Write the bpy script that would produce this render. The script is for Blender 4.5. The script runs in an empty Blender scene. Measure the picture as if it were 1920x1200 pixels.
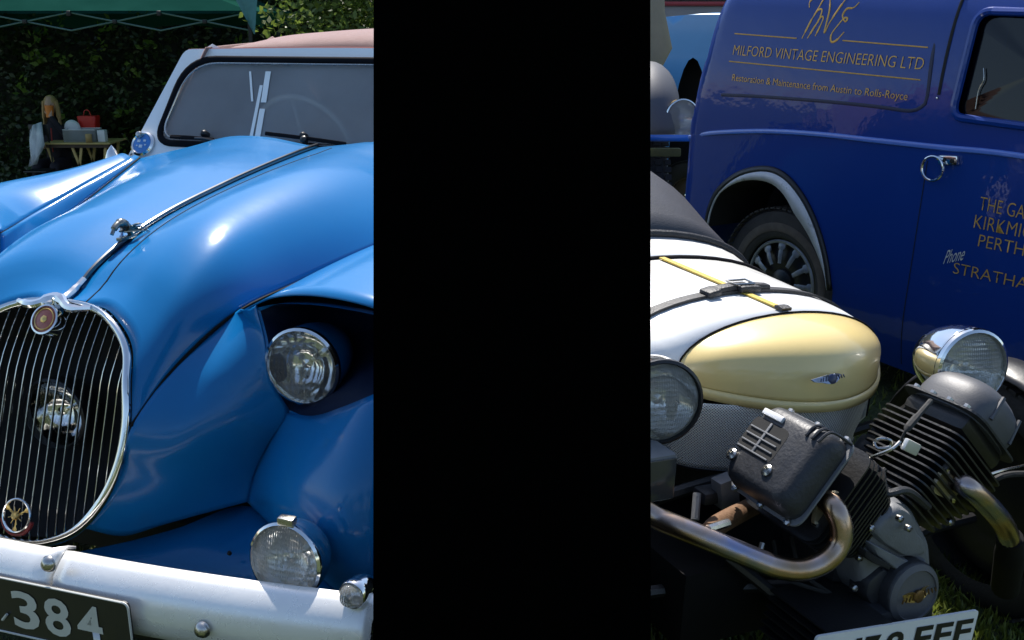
import bpy, bmesh, math, random
from mathutils import Vector, Matrix, Quaternion, geometry, noise as mnoise
random.seed(11)
sc = bpy.context.scene
COL = sc.collection
RAD = math.radians

# ------------------------------------------------------------------ camera
CAM_H, PITCH, LENS = 1.6, RAD(16.4), 35.0
cam = bpy.data.cameras.new('camera'); cam.lens = LENS; cam.sensor_width = 36.0; cam.clip_start = .05; cam.clip_end = 2000
camo = bpy.data.objects.new('camera', cam); COL.objects.link(camo)
camo.location = (0, 0, CAM_H); camo.rotation_euler = (RAD(90) - PITCH, 0, 0)
sc.camera = camo

# ------------------------------------------------------------------ sky, sun, exposure
SUN_AZ, SUN_EL = RAD(-6), RAD(56)
w = bpy.data.worlds.new('World'); sc.world = w; w.use_nodes = True
nt = w.node_tree; nt.nodes.clear()
sky = nt.nodes.new('ShaderNodeTexSky'); sky.sky_type = 'NISHITA'; sky.sun_disc = False
sky.sun_elevation = SUN_EL; sky.sun_rotation = SUN_AZ; sky.air_density = 1.0; sky.dust_density = .7
bg = nt.nodes.new('ShaderNodeBackground'); bg.inputs['Strength'].default_value = .11
wo = nt.nodes.new('ShaderNodeOutputWorld')
nt.links.new(sky.outputs[0], bg.inputs[0]); nt.links.new(bg.outputs[0], wo.inputs[0])
sd = Vector((math.sin(SUN_AZ) * math.cos(SUN_EL), math.cos(SUN_AZ) * math.cos(SUN_EL), math.sin(SUN_EL)))
sun = bpy.data.lights.new('sun', 'SUN'); sun.energy = 4.6; sun.angle = RAD(.5); sun.color = (1, .95, .88)
suno = bpy.data.objects.new('sun', sun); COL.objects.link(suno)
suno.rotation_euler = (-sd).to_track_quat('-Z', 'Y').to_euler(); suno.location = (0, 6, 9)
sc.view_settings.view_transform = 'Standard'; sc.view_settings.look = 'None'
sc.view_settings.gamma = 1; sc.view_settings.use_curve_mapping = False
sc.view_settings.exposure = 0.85
sc.cycles.max_bounces = 8; sc.cycles.transparent_max_bounces = 16
sc.cycles.use_denoising = True

# ------------------------------------------------------------------ helpers: survey of the photograph
_F = 1920 * LENS / 36.0
_UP = Vector((0, math.sin(PITCH), math.cos(PITCH))); _FW = Vector((0, math.cos(PITCH), -math.sin(PITCH))); _C = Vector((0, 0, CAM_H))
def ray(x, y): return _FW + Vector((1, 0, 0)) * ((x - 960) / _F) + _UP * ((600 - y) / _F)
def at(x, y, d): return _C + ray(x, y) * d

class Frame:
    """A vehicle's own axes: u to its side, v away from the viewer, z up."""
    def __init__(s, yaw, org, roll=0):
        a, r = RAD(yaw), RAD(roll)
        u = Vector((math.cos(a), math.sin(a), 0)); s.v = Vector((-math.sin(a), math.cos(a), 0)); z = Vector((0, 0, 1))
        s.u = u * math.cos(r) - z * math.sin(r); s.z = u * math.sin(r) + z * math.cos(r)
        s.o = Vector((org[0], org[1], 0))
        m = Matrix.Identity(4)
        for i, ax in enumerate((s.u, s.v, s.z)):
            for k in range(3): m[k][i] = ax[k]
        for k in range(3): m[k][3] = s.o[k]
        s.m = m; s.inv = m.inverted()
    def plane(s, x, y, p, n):
        o = s.inv @ _C; r = s.inv.to_3x3() @ ray(x, y); n = Vector(n); p = Vector(p)
        return o + r * ((p - o).dot(n) / r.dot(n))
    def on(s, x, y, u=None, v=None, z=None):
        if u is not None: return s.plane(x, y, (u, 0, 0), (1, 0, 0))
        if v is not None: return s.plane(x, y, (0, v, 0), (0, 1, 0))
        return s.plane(x, y, (0, 0, z), (0, 0, 1))
    def at(s, x, y, d): return s.inv @ at(x, y, d)

def V(*a): return Vector(a)

# ------------------------------------------------------------------ helpers: materials
def M(name, col, rough=.5, metal=0., coat=0., coat_rough=.05, var=.12, vscale=8., bump=0., bscale=200., rvar=.1, spec=.5, trans=0., sheen=0., dirt=None, dscale=6., coords='Object', peel=0.):
    m = bpy.data.materials.new(name); m.use_nodes = True
    n, l = m.node_tree.nodes, m.node_tree.links
    b = n['Principled BSDF']
    tc = n.new('ShaderNodeTexCoord')
    no = n.new('ShaderNodeTexNoise'); no.inputs['Scale'].default_value = vscale; no.inputs['Detail'].default_value = 6
    l.new(tc.outputs[coords], no.inputs['Vector'])
    mx = n.new('ShaderNodeMix'); mx.data_type = 'RGBA'
    c = list(col) + [1]
    mx.inputs['A'].default_value = [x * (1 - var) for x in col] + [1]; mx.inputs['B'].default_value = [min(1, x * (1 + var)) for x in col] + [1]
    l.new(no.outputs['Fac'], mx.inputs['Factor'])
    out = mx.outputs['Result']
    if dirt:
        n2 = n.new('ShaderNodeTexNoise'); n2.inputs['Scale'].default_value = dscale; n2.inputs['Detail'].default_value = 10; n2.inputs['Roughness'].default_value = .7
        l.new(tc.outputs[coords], n2.inputs['Vector'])
        cr = n.new('ShaderNodeValToRGB'); cr.color_ramp.elements[0].position = dirt[1]; cr.color_ramp.elements[1].position = min(1, dirt[1] + .18)
        l.new(n2.outputs['Fac'], cr.inputs['Fac'])
        m2 = n.new('ShaderNodeMix'); m2.data_type = 'RGBA'; m2.inputs['B'].default_value = list(dirt[0]) + [1]
        l.new(out, m2.inputs['A']); l.new(cr.outputs['Color'], m2.inputs['Factor']); out = m2.outputs['Result']
    l.new(out, b.inputs['Base Color'])
    mr = n.new('ShaderNodeMapRange'); mr.inputs['To Min'].default_value = max(0, rough - rvar * rough); mr.inputs['To Max'].default_value = min(1, rough + rvar * rough)
    n3 = n.new('ShaderNodeTexNoise'); n3.inputs['Scale'].default_value = vscale * 2.3; n3.inputs['Detail'].default_value = 8
    l.new(tc.outputs[coords], n3.inputs['Vector']); l.new(n3.outputs['Fac'], mr.inputs['Value']); l.new(mr.outputs[0], b.inputs['Roughness'])
    b.inputs['Metallic'].default_value = metal; b.inputs['Specular IOR Level'].default_value = spec
    b.inputs['Coat Weight'].default_value = coat; b.inputs['Coat Roughness'].default_value = coat_rough
    b.inputs['Transmission Weight'].default_value = trans; b.inputs['Sheen Weight'].default_value = sheen
    if peel:     # faint waviness of hand-flatted lacquer
        wn_ = n.new('ShaderNodeTexNoise'); wn_.inputs['Scale'].default_value = 9; wn_.inputs['Detail'].default_value = 3
        l.new(tc.outputs[coords], wn_.inputs['Vector'])
        wb = n.new('ShaderNodeBump'); wb.inputs['Strength'].default_value = peel; wb.inputs['Distance'].default_value = .05
        l.new(wn_.outputs['Fac'], wb.inputs['Height']); l.new(wb.outputs[0], b.inputs['Coat Normal'])
    if bump:
        nb = n.new('ShaderNodeTexNoise'); nb.inputs['Scale'].default_value = bscale; nb.inputs['Detail'].default_value = 4
        l.new(tc.outputs[coords], nb.inputs['Vector'])
        bp = n.new('ShaderNodeBump'); bp.inputs['Strength'].default_value = bump; bp.inputs['Distance'].default_value = .01
        l.new(nb.outputs['Fac'], bp.inputs['Height']); l.new(bp.outputs[0], b.inputs['Normal'])
    return m

def glassy(name, tint=(1, 1, 1), clear=.8, rough=.03, ribs=0., haze=0., hazecol=(.5, .5, .5)):
    """Thin glass: clear transmission, mirror reflection by Fresnel, optional moulded ribs and pale haze."""
    m = bpy.data.materials.new(name); m.use_nodes = True
    n, l = m.node_tree.nodes, m.node_tree.links; n.clear()
    o = n.new('ShaderNodeOutputMaterial')
    tr = n.new('ShaderNodeBsdfTransparent'); tr.inputs['Color'].default_value = [c * clear for c in tint] + [1]
    gl = n.new('ShaderNodeBsdfGlossy'); gl.inputs['Roughness'].default_value = rough
    fr = n.new('ShaderNodeFresnel'); fr.inputs['IOR'].default_value = 1.52
    mx = n.new('ShaderNodeMixShader'); l.new(fr.outputs[0], mx.inputs[0]); l.new(tr.outputs[0], mx.inputs[1]); l.new(gl.outputs[0], mx.inputs[2])
    res = mx.outputs[0]
    if ribs:
        tc = n.new('ShaderNodeTexCoord'); wv = n.new('ShaderNodeTexWave'); wv.inputs['Scale'].default_value = ribs; wv.bands_direction = 'X'
        l.new(tc.outputs['Object'], wv.inputs['Vector'])
        w2_ = n.new('ShaderNodeTexWave'); w2_.inputs['Scale'].default_value = ribs * .5; w2_.bands_direction = 'Z'; l.new(tc.outputs['Object'], w2_.inputs['Vector'])
        ad = n.new('ShaderNodeMath'); ad.operation = 'ADD'; l.new(wv.outputs['Fac'], ad.inputs[0]); l.new(w2_.outputs['Fac'], ad.inputs[1])
        bp = n.new('ShaderNodeBump'); bp.inputs['Strength'].default_value = .7; bp.inputs['Distance'].default_value = .004
        l.new(ad.outputs[0], bp.inputs['Height']); l.new(bp.outputs[0], gl.inputs['Normal']); l.new(bp.outputs[0], fr.inputs['Normal'])
    if haze:
        tc = n.new('ShaderNodeTexCoord'); nz = n.new('ShaderNodeTexNoise'); nz.inputs['Scale'].default_value = 3; nz.inputs['Detail'].default_value = 5
        l.new(tc.outputs['Object'], nz.inputs['Vector'])
        mr = n.new('ShaderNodeMapRange'); mr.inputs['To Min'].default_value = haze * .55; mr.inputs['To Max'].default_value = min(1, haze * 1.5); l.new(nz.outputs['Fac'], mr.inputs['Value'])
        d1 = n.new('ShaderNodeBsdfDiffuse'); d1.inputs['Color'].default_value = list(hazecol) + [1]
        d2 = n.new('ShaderNodeBsdfTranslucent'); d2.inputs['Color'].default_value = list(hazecol) + [1]
        a = n.new('ShaderNodeMixShader'); a.inputs[0].default_value = .5; l.new(d1.outputs[0], a.inputs[1]); l.new(d2.outputs[0], a.inputs[2])
        b = n.new('ShaderNodeMixShader'); l.new(mr.outputs[0], b.inputs[0]); l.new(res, b.inputs[1]); l.new(a.outputs[0], b.inputs[2]); res = b.outputs[0]
    l.new(res, o.inputs['Surface'])
    return m

def leafmat(name, c1, c2, trans=.35, scale=1.2):
    m = bpy.data.materials.new(name); m.use_nodes = True
    n, l = m.node_tree.nodes, m.node_tree.links; n.clear()
    o = n.new('ShaderNodeOutputMaterial'); tc = n.new('ShaderNodeTexCoord')
    nz = n.new('ShaderNodeTexNoise'); nz.inputs['Scale'].default_value = scale; nz.inputs['Detail'].default_value = 8; nz.inputs['Roughness'].default_value = .75
    l.new(tc.outputs['Object'], nz.inputs['Vector'])
    cr = n.new('ShaderNodeValToRGB'); cr.color_ramp.elements[0].position = .35; cr.color_ramp.elements[1].position = .68
    cr.color_ramp.elements[0].color = list(c1) + [1]; cr.color_ramp.elements[1].color = list(c2) + [1]
    l.new(nz.outputs['Fac'], cr.inputs['Fac'])
    p = n.new('ShaderNodeBsdfPrincipled'); p.inputs['Roughness'].default_value = .45; l.new(cr.outputs[0], p.inputs['Base Color'])
    t = n.new('ShaderNodeBsdfTranslucent'); l.new(cr.outputs[0], t.inputs['Color'])
    mx = n.new('ShaderNodeMixShader'); mx.inputs[0].default_value = trans
    l.new(p.outputs[0], mx.inputs[1]); l.new(t.outputs[0], mx.inputs[2]); l.new(mx.outputs[0], o.inputs['Surface'])
    return m

# ------------------------------------------------------------------ helpers: objects
def thing(name, label, cat, mat4=None, group=None):
    o = bpy.data.objects.new(name, None); COL.objects.link(o); o.empty_display_size = .1
    if mat4 is not None: o.matrix_world = mat4
    o['label'] = label; o['category'] = cat
    if group: o['group'] = group
    return o
def tag(o, label, cat, group=None):
    o['label'] = label; o['category'] = cat
    if group: o['group'] = group
    return o
def mk(name, verts, faces, mat, parent=None, smooth=True, autosharp=None):
    me = bpy.data.meshes.new(name); me.from_pydata([tuple(v) for v in verts], [], faces); me.update()
    if isinstance(mat, (list, tuple)):
        for m_ in mat: me.materials.append(m_)
    else: me.materials.append(mat)
    if smooth:
        me.polygons.foreach_set('use_smooth', [True] * len(me.polygons))
        if autosharp: me.set_sharp_from_angle(angle=RAD(autosharp))
    o = bpy.data.objects.new(name, me); COL.objects.link(o)
    if parent: o.parent = parent
    return o
def holder(name, parent):
    o = bpy.data.objects.new(name, None); COL.objects.link(o); o.parent = parent; o.empty_display_size = .05
    return o

class MB:
    """Collects vertices and faces of one part."""
    def __init__(s): s.v = []; s.f = []
    def add(s, vs, fs):
        k = len(s.v); s.v += [Vector(v) for v in vs]; s.f += [tuple(i + k for i in f) for f in fs]; return s
    def build(s, name, mat, parent=None, smooth=True, sharp=40): return mk(name, s.v, s.f, mat, parent, smooth, sharp)

def catmull(pts, n, closed=False):
    pts = [Vector(p) for p in pts]; m = len(pts)
    if m == 2 and not closed: return [pts[0].lerp(pts[1], i / n) for i in range(n + 1)]
    if not closed: P_ = [pts[0] * 2 - pts[1]] + pts + [pts[-1] * 2 - pts[-2]]; segs = m - 1
    else: P_ = [pts[-1]] + pts + [pts[0], pts[1]]; segs = m
    # chord-length spaced samples
    L = [(P_[i + 2] - P_[i + 1]).length for i in range(segs)]; tot = sum(L) or 1e-9
    out = []; cnt = n if closed else n + 1
    for k in range(cnt):
        d = tot * k / n; i = 0
        while i < segs - 1 and d > L[i]: d -= L[i]; i += 1
        t = min(1, d / (L[i] or 1e-9)); a, b, c, e = P_[i:i + 4]
        out.append(.5 * ((2 * b) + (c - a) * t + (2 * a - 5 * b + 4 * c - e) * t * t + (3 * b - a - 3 * c + e) * t ** 3))
    return out

def coons(c0, c1, d0, d1, nu=24, nv=18, bulge=None):
    """Surface bounded by four curves; c along u, d along v. Returns verts, faces."""
    C0, C1, D0, D1 = catmull(c0, nu), catmull(c1, nu), catmull(d0, nv), catmull(d1, nv)
    vs = []
    for j in range(nv + 1):
        t = j / nv
        for i in range(nu + 1):
            s = i / nu
            p = C0[i] * (1 - t) + C1[i] * t + D0[j] * (1 - s) + D1[j] * s
            p -= C0[0] * (1 - s) * (1 - t) + C0[-1] * s * (1 - t) + C1[0] * (1 - s) * t + C1[-1] * s * t
            if bulge: p = p + Vector(bulge(s, t))
            vs.append(p)
    fs = [(j * (nu + 1) + i, j * (nu + 1) + i + 1, (j + 1) * (nu + 1) + i + 1, (j + 1) * (nu + 1) + i) for j in range(nv) for i in range(nu)]
    return vs, fs

def panel(name, surf, mat, parent, thick=.004, away=None):
    """Sheet-metal panel: surface plus real thickness away from the outside."""
    vs, fs = surf
    o = mk(name, vs, fs, mat, parent, True)
    md = o.modifiers.new('thickness', 'SOLIDIFY'); md.thickness = thick; md.offset = -1 if away is None else away
    return o

def lofts(secs, closed=False, cap=False):
    n = len(secs[0]); vs = [p for s_ in secs for p in s_]; fs = []
    for j in range(len(secs) - 1):
        for i in range(n if closed else n - 1):
            k = (i + 1) % n; fs.append((j * n + i, j * n + k, (j + 1) * n + k, (j + 1) * n + i))
    if cap and closed: fs.append(tuple(range(n - 1, -1, -1))); fs.append(tuple((len(secs) - 1) * n + i for i in range(n)))
    return vs, fs

def tube(path, r, n=10, closed=False, seg=None, cap=True, flat=None):
    """Round bar along a smooth path; r may be a list; flat=(axis,k) squashes along an axis."""
    pts = catmull(path, seg or max(4, (len(path) - 1) * 6), closed) if seg != 0 else [Vector(p) for p in path]
    m = len(pts); rs = r if isinstance(r, (list, tuple)) else [r] * m
    if len(rs) != m: rs = [rs[min(len(rs) - 1, int(i / (m - 1) * (len(rs) - 1) + .5))] for i in range(m)]
    secs = []; ref = None
    for i, p in enumerate(pts):
        a = pts[(i - 1) % m] if (i or closed) else pts[0]; b = pts[(i + 1) % m] if (i < m - 1 or closed) else pts[-1]
        t = (b - a).normalized()
        if ref is None:
            ref = t.orthogonal().normalized()
        ref = (ref - t * ref.dot(t)).normalized(); bi = t.cross(ref)
        sec = []
        for k in range(n):
            q = (ref * math.cos(2 * math.pi * k / n) + bi * math.sin(2 * math.pi * k / n)) * rs[i]
            if flat: ax = Vector(flat[0]).normalized(); q = q - ax * q.dot(ax) * (1 - flat[1])
            sec.append(p + q)
        secs.append(sec)
    if closed: secs.append(secs[0]); return lofts(secs, True)
    return lofts(secs, True, cap)

def lathe(prof, o, ax, n=32, a0=0, a1=360):
    """prof: (radius, height along axis)."""
    ax = Vector(ax).normalized(); e = ax.orthogonal().normalized(); f = ax.cross(e); o = Vector(o)
    full = abs(a1 - a0) >= 360; cnt = n if full else n + 1
    secs = [[o + ax * h + (e * math.cos(RAD(a0 + (a1 - a0) * k / n)) + f * math.sin(RAD(a0 + (a1 - a0) * k / n))) * max(r, 1e-5) for k in range(cnt)] for r, h in prof]
    return lofts(secs, full)

def box(c, s, ex=(1, 0, 0), ey=(0, 1, 0), ez=(0, 0, 1), bev=0.):
    c = Vector(c); e = [Vector(ex).normalized(), Vector(ey).normalized(), Vector(ez).normalized()]
    if bev <= 0:
        vs = [c + e[0] * (s[0] * a / 2) + e[1] * (s[1] * b / 2) + e[2] * (s[2] * d / 2) for a in (-1, 1) for b in (-1, 1) for d in (-1, 1)]
        return vs, [(0, 1, 3, 2), (4, 6, 7, 5), (0, 4, 5, 1), (2, 3, 7, 6), (0, 2, 6, 4), (1, 5, 7, 3)]
    bm = bmesh.new(); bmesh.ops.create_cube(bm, size=1)
    for v in bm.verts: v.co = Vector((v.co.x * s[0], v.co.y * s[1], v.co.z * s[2]))
    bmesh.ops.bevel(bm, geom=bm.edges[:], offset=min(bev, min(s) * .45), segments=2, affect='EDGES', profile=.6)
    bm.verts.index_update(); vs = [c + e[0] * v.co.x + e[1] * v.co.y + e[2] * v.co.z for v in bm.verts]; fs = [tuple(v.index for v in f.verts) for f in bm.faces]
    bm.free(); return vs, fs

def prism(outline, d, back=None):
    """outline: closed loop of points; extruded along vector d."""
    o = [Vector(p) for p in outline]; d = Vector(d); n = len(o)
    vs = o + [p + d for p in o]
    fs = [tuple(range(n - 1, -1, -1)), tuple(range(n, 2 * n))] + [(i, (i + 1) % n, (i + 1) % n + n, i + n) for i in range(n)]
    return vs, fs

def rounded(pts, r, n=5):
    """Round the corners of a 3D polygon."""
    pts = [Vector(p) for p in pts]; out = []; m = len(pts)
    for i, p in enumerate(pts):
        a, b = pts[i - 1], pts[(i + 1) % m]; rr = r[i] if isinstance(r, (list, tuple)) else r
        d1 = (a - p); d2 = (b - p); k = min(rr, d1.length * .48, d2.length * .48)
        q0, q1 = p + d1.normalized() * k, p + d2.normalized() * k
        for j in range(n + 1):
            t = j / n; out.append(q0 * (1 - t) ** 2 + p * 2 * t * (1 - t) + q1 * t * t)
    return out

def sheet(outline, holes, step, lift):
    """Triangulated sheet in (a,b) with holes; lift maps (a,b) to a point."""
    def dens(loop):
        o = []
        for i, p in enumerate(loop):
            q = loop[(i + 1) % len(loop)]; d = math.dist(p, q); k = max(1, int(d / step))
            o += [(p[0] + (q[0] - p[0]) * j / k, p[1] + (q[1] - p[1]) * j / k) for j in range(k)]
        return o
    def inside(p, loop):
        c = False; x, y = p
        for i in range(len(loop)):
            (x1, y1), (x2, y2) = loop[i], loop[i - 1]
            if (y1 > y) != (y2 > y) and x < (x2 - x1) * (y - y1) / (y2 - y1) + x1: c = not c
        return c
    loops = [dens(outline)] + [dens(h) for h in holes]
    pts, ed = [], []
    for L in loops:
        k = len(pts); pts += [Vector(p) for p in L]; ed += [(k + i, k + (i + 1) % len(L)) for i in range(len(L))]
    xs = [p[0] for p in loops[0]]; ys = [p[1] for p in loops[0]]
    x = min(xs) + step / 2; row = 0
    while x < max(xs):
        y = min(ys) + step * (.5 if row % 2 else 1)
        while y < max(ys):
            p = (x, y)
            if inside(p, loops[0]) and not any(inside(p, h) for h in loops[1:]) : pts.append(Vector(p))
            y += step
        x += step; row += 1
    vv, ee, ff, *_ = geometry.delaunay_2d_cdt(pts, ed, [], 0, 1e-5)
    out = []
    for f in ff:
        c = (sum(vv[i][0] for i in f) / len(f), sum(vv[i][1] for i in f) / len(f))
        if inside(c, loops[0]) and not any(inside(c, h) for h in loops[1:]): out.append(tuple(f))
    return [Vector(lift(p[0], p[1])) for p in vv], out

def text(name, s, o, ex, ey, mat, parent, out, off=.0015, bold=0., depth=.0008, shear=0., res=3, lift=None):
    """Lettering as thin raised print: o = lower left, ex = full width, ey = capital height, out = outward normal."""
    cu = bpy.data.curves.new(name, 'FONT'); cu.body = s; cu.size = 1; cu.offset = bold; cu.shear = shear; cu.resolution_u = res
    t = bpy.data.objects.new(name, cu); COL.objects.link(t)
    me = bpy.data.meshes.new_from_object(t.evaluated_get(bpy.context.evaluated_depsgraph_get()))
    bpy.data.objects.remove(t); bpy.data.curves.remove(cu)
    xs = [v.co.x for v in me.vertices]; x0, x1 = min(xs), max(xs)
    ex, ey, out, o = Vector(ex), Vector(ey), Vector(out).normalized(), Vector(o)
    for v in me.vertices:
        p = o + ex * ((v.co.x - x0) / (x1 - x0)) + ey * (v.co.y / .729)
        if lift: p = Vector(lift(p))
        v.co = p + out * off
    me.name = name; me.materials.clear(); me.materials.append(mat); me.update()
    ob = bpy.data.objects.new(name, me); COL.objects.link(ob); ob.parent = parent
    return ob

# ------------------------------------------------------------------ materials
BLUE = M('sky blue coachwork paint', (.004, .135, .36), .42, coat=.65, coat_rough=.15, spec=.05, peel=.03, var=.05, vscale=3, bump=.012, bscale=18, rvar=.2)
NAVY = M('royal blue coachwork paint', (.004, .035, .22), .4, coat=.65, coat_rough=.05, spec=.15, peel=.07, var=.06, vscale=3, bump=.02, bscale=9, rvar=.2)
WHITE = M('white paint', (.86, .86, .84), .35, coat=.6, var=.03, bump=.02, bscale=30)
CREAM = M('pale yellow paint', (.72, .56, .23), .35, coat=.7, var=.06, vscale=5, bump=.03, bscale=25, dirt=((.5, .38, .14), .66), dscale=9)
CHROME = M('chrome plate', (.78, .78, .76), .08, 1., var=.05, rvar=.5, bump=.01, bscale=40)
WORN = M('worn chrome', (.5, .48, .44), .26, 1., var=.15, vscale=20, rvar=.6, dirt=((.28, .22, .16), .62), dscale=14)
ALLOY = M('polished aluminium bumper', (.9, .89, .86), .28, .35, var=.1, vscale=10, rvar=.4, bump=.03, bscale=60, dirt=((.5, .45, .4), .66), dscale=12)
BLACKP = M('satin black paint', (.012, .012, .013), .38, var=.3, bump=.05, bscale=60)
CAST = M('black cast engine casing', (.026, .027, .031), .48, .1, var=.4, vscale=25, bump=.14, bscale=140, rvar=.3, dirt=((.09, .09, .095), .6), dscale=20)
HEADG = M('grey painted rocker cover', (.075, .077, .085), .5, .1, var=.25, vscale=14, bump=.06, bscale=300, dirt=((.03, .03, .03), .6), dscale=16)
FIN = M('black enamel fin', (.012, .012, .013), .42, var=.3, bump=.1, bscale=120)
GREYC = M('grey cast alloy', (.17, .175, .185), .55, .15, var=.3, vscale=18, bump=.12, bscale=160, dirt=((.07, .07, .07), .64), dscale=16)
RUBBER = M('tyre rubber', (.014, .014, .014), .75, var=.3, bump=.2, bscale=90)
RUBSEAL = M('rubber seal', (.008, .008, .01), .8, var=.2, spec=.08)
LEATH_Y = M('tan yellow leather strap', (.5, .36, .05), .55, var=.25, vscale=40, bump=.3, bscale=180)
LEATH_B = M('black leather strap', (.02, .02, .022), .5, var=.3, vscale=40, bump=.3, bscale=180)
VINYL = M('black vinyl cover', (.045, .045, .05), .5, var=.2, vscale=12, bump=.2, bscale=220)
GOLD = M('gold signwriting', (.62, .36, .07), .45, .3, var=.35, vscale=60)
GOLDM = M('gilt metal', (.7, .47, .16), .3, .9, var=.3, vscale=60)
SILVERP = M('silver print', (.6, .6, .56), .4, .2, var=.1, vscale=30)
PLATEB = M('black number plate', (.01, .01, .011), .35, var=.2, coat=.3)
PLATEW = M('white number plate', (.8, .8, .78), .4, var=.04, coat=.3)
INK = M('black print', (.008, .008, .008), .5)
SHADE = M('shade and joint black', (.006, .006, .006), .75, var=.4, spec=.15)  # near-black for joints and for shade put into low parts
DARK = M('dark interior', (.008, .008, .008), .8, var=.3)
REDEN = M('red enamel', (.42, .1, .06), .35, coat=.5, var=.3, vscale=120)
BLUEEN = M('blue enamel', (.02, .18, .5), .3, coat=.6, var=.3, vscale=90)
CANVAS = M('faded rose canvas', (.25, .135, .115), .9, var=.14, vscale=14, bump=.3, bscale=300, sheen=.3)
PIPING = M('dark red piping', (.2, .03, .02), .6, var=.2)
REFLECT = M('lamp reflector', (.9, .9, .88), .06, 1., var=.04, bump=.05, bscale=40)
LENS = glassy('ribbed lamp glass', clear=.9, ribs=60., rough=.05, haze=.3, hazecol=(.8, .8, .76))  # haze whitens the lens in place of bright reflections
CLEARG = glassy('clear glass', clear=.92)
SCREEN = glassy('hazed windscreen glass', clear=.9, haze=.36, hazecol=(.95, .95, .95), rough=.06)  # pale haze mixed in to stand for sky reflected in the glass
DARKG = glassy('dark cab glass', tint=(.6, .65, .5), clear=.12, rough=.03)
EXH = None
def exhaust_mat():
    m = bpy.data.materials.new('heat-tinted exhaust steel'); m.use_nodes = True
    n, l = m.node_tree.nodes, m.node_tree.links; b = n['Principled BSDF']
    tc = n.new('ShaderNodeTexCoord'); nz = n.new('ShaderNodeTexNoise'); nz.inputs['Scale'].default_value = 7; nz.inputs['Detail'].default_value = 5
    l.new(tc.outputs['Object'], nz.inputs['Vector'])
    cr = n.new('ShaderNodeValToRGB'); e = cr.color_ramp.elements
    e[0].position = .3; e[0].color = (.24, .12, .05, 1); e[1].position = .72; e[1].color = (.36, .3, .36, 1)
    for p, c in ((.42, (.42, .27, .15, 1)), (.52, (.48, .37, .31, 1)), (.6, (.28, .3, .42, 1))):
        x = e.new(p); x.color = c
    l.new(nz.outputs['Fac'], cr.inputs['Fac']); l.new(cr.outputs[0], b.inputs['Base Color'])
    b.inputs['Metallic'].default_value = 1; b.inputs['Roughness'].default_value = .26
    return m
EXH = exhaust_mat()
RUST = M('rusty pipe', (.16, .09, .05), .7, .5, var=.4, vscale=30, bump=.3, bscale=120)

# ------------------------------------------------------------------ ground
def gz(x, y):
    t = min(1, max(0, (y - 4.6) / 7)); t = t * t * (3 - 2 * t)
    return -.62 * t + .012 * mnoise.noise((x * .9, y * .9, 0))
def ground():
    xs = [-400, -150, -60, -30, -18] + [-12 + i * .4 for i in range(61)] + [18, 30, 60, 150, 400]
    ys = [-300, -100, -40, -15, -6] + [-2 + i * .4 for i in range(61)] + [26, 34, 60, 150, 400, 900]
    vs = [(x, y, gz(x, y)) for y in ys for x in xs]; n = len(xs)
    fs = [(j * n + i, j * n + i + 1, (j + 1) * n + i + 1, (j + 1) * n + i) for j in range(len(ys) - 1) for i in range(n - 1)]
    m = bpy.data.materials.new('turf'); m.use_nodes = True
    nn, l = m.node_tree.nodes, m.node_tree.links; b = nn['Principled BSDF']; tc = nn.new('ShaderNodeTexCoord')
    n1 = nn.new('ShaderNodeTexNoise'); n1.inputs['Scale'].default_value = 2.2; n1.inputs['Detail'].default_value = 10
    n2 = nn.new('ShaderNodeTexNoise'); n2.inputs['Scale'].default_value = 60; n2.inputs['Detail'].default_value = 6
    for k in (n1, n2): l.new(tc.outputs['Object'], k.inputs['Vector'])
    cr = nn.new('ShaderNodeValToRGB'); cr.color_ramp.elements[0].color = (.03, .055, .012, 1); cr.color_ramp.elements[1].color = (.075, .1, .025, 1)
    cr.color_ramp.elements[0].position = .35; cr.color_ramp.elements[1].position = .65
    l.new(n1.outputs['Fac'], cr.inputs['Fac'])
    mx = nn.new('ShaderNodeMix'); mx.data_type = 'RGBA'; mx.blend_type = 'MULTIPLY'; mx.inputs['Factor'].default_value = .7
    l.new(cr.outputs[0], mx.inputs['A']); l.new(n2.outputs['Color'], mx.inputs['B']); l.new(mx.outputs['Result'], b.inputs['Base Color'])
    b.inputs['Roughness'].default_value = .95
    bp = nn.new('ShaderNodeBump'); bp.inputs['Strength'].default_value = .8; bp.inputs['Distance'].default_value = .03
    l.new(n2.outputs['Fac'], bp.inputs['Height']); l.new(bp.outputs[0], b.inputs['Normal'])
    o = mk('ground', vs, fs, m); o['kind'] = 'structure'
ground()
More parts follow.
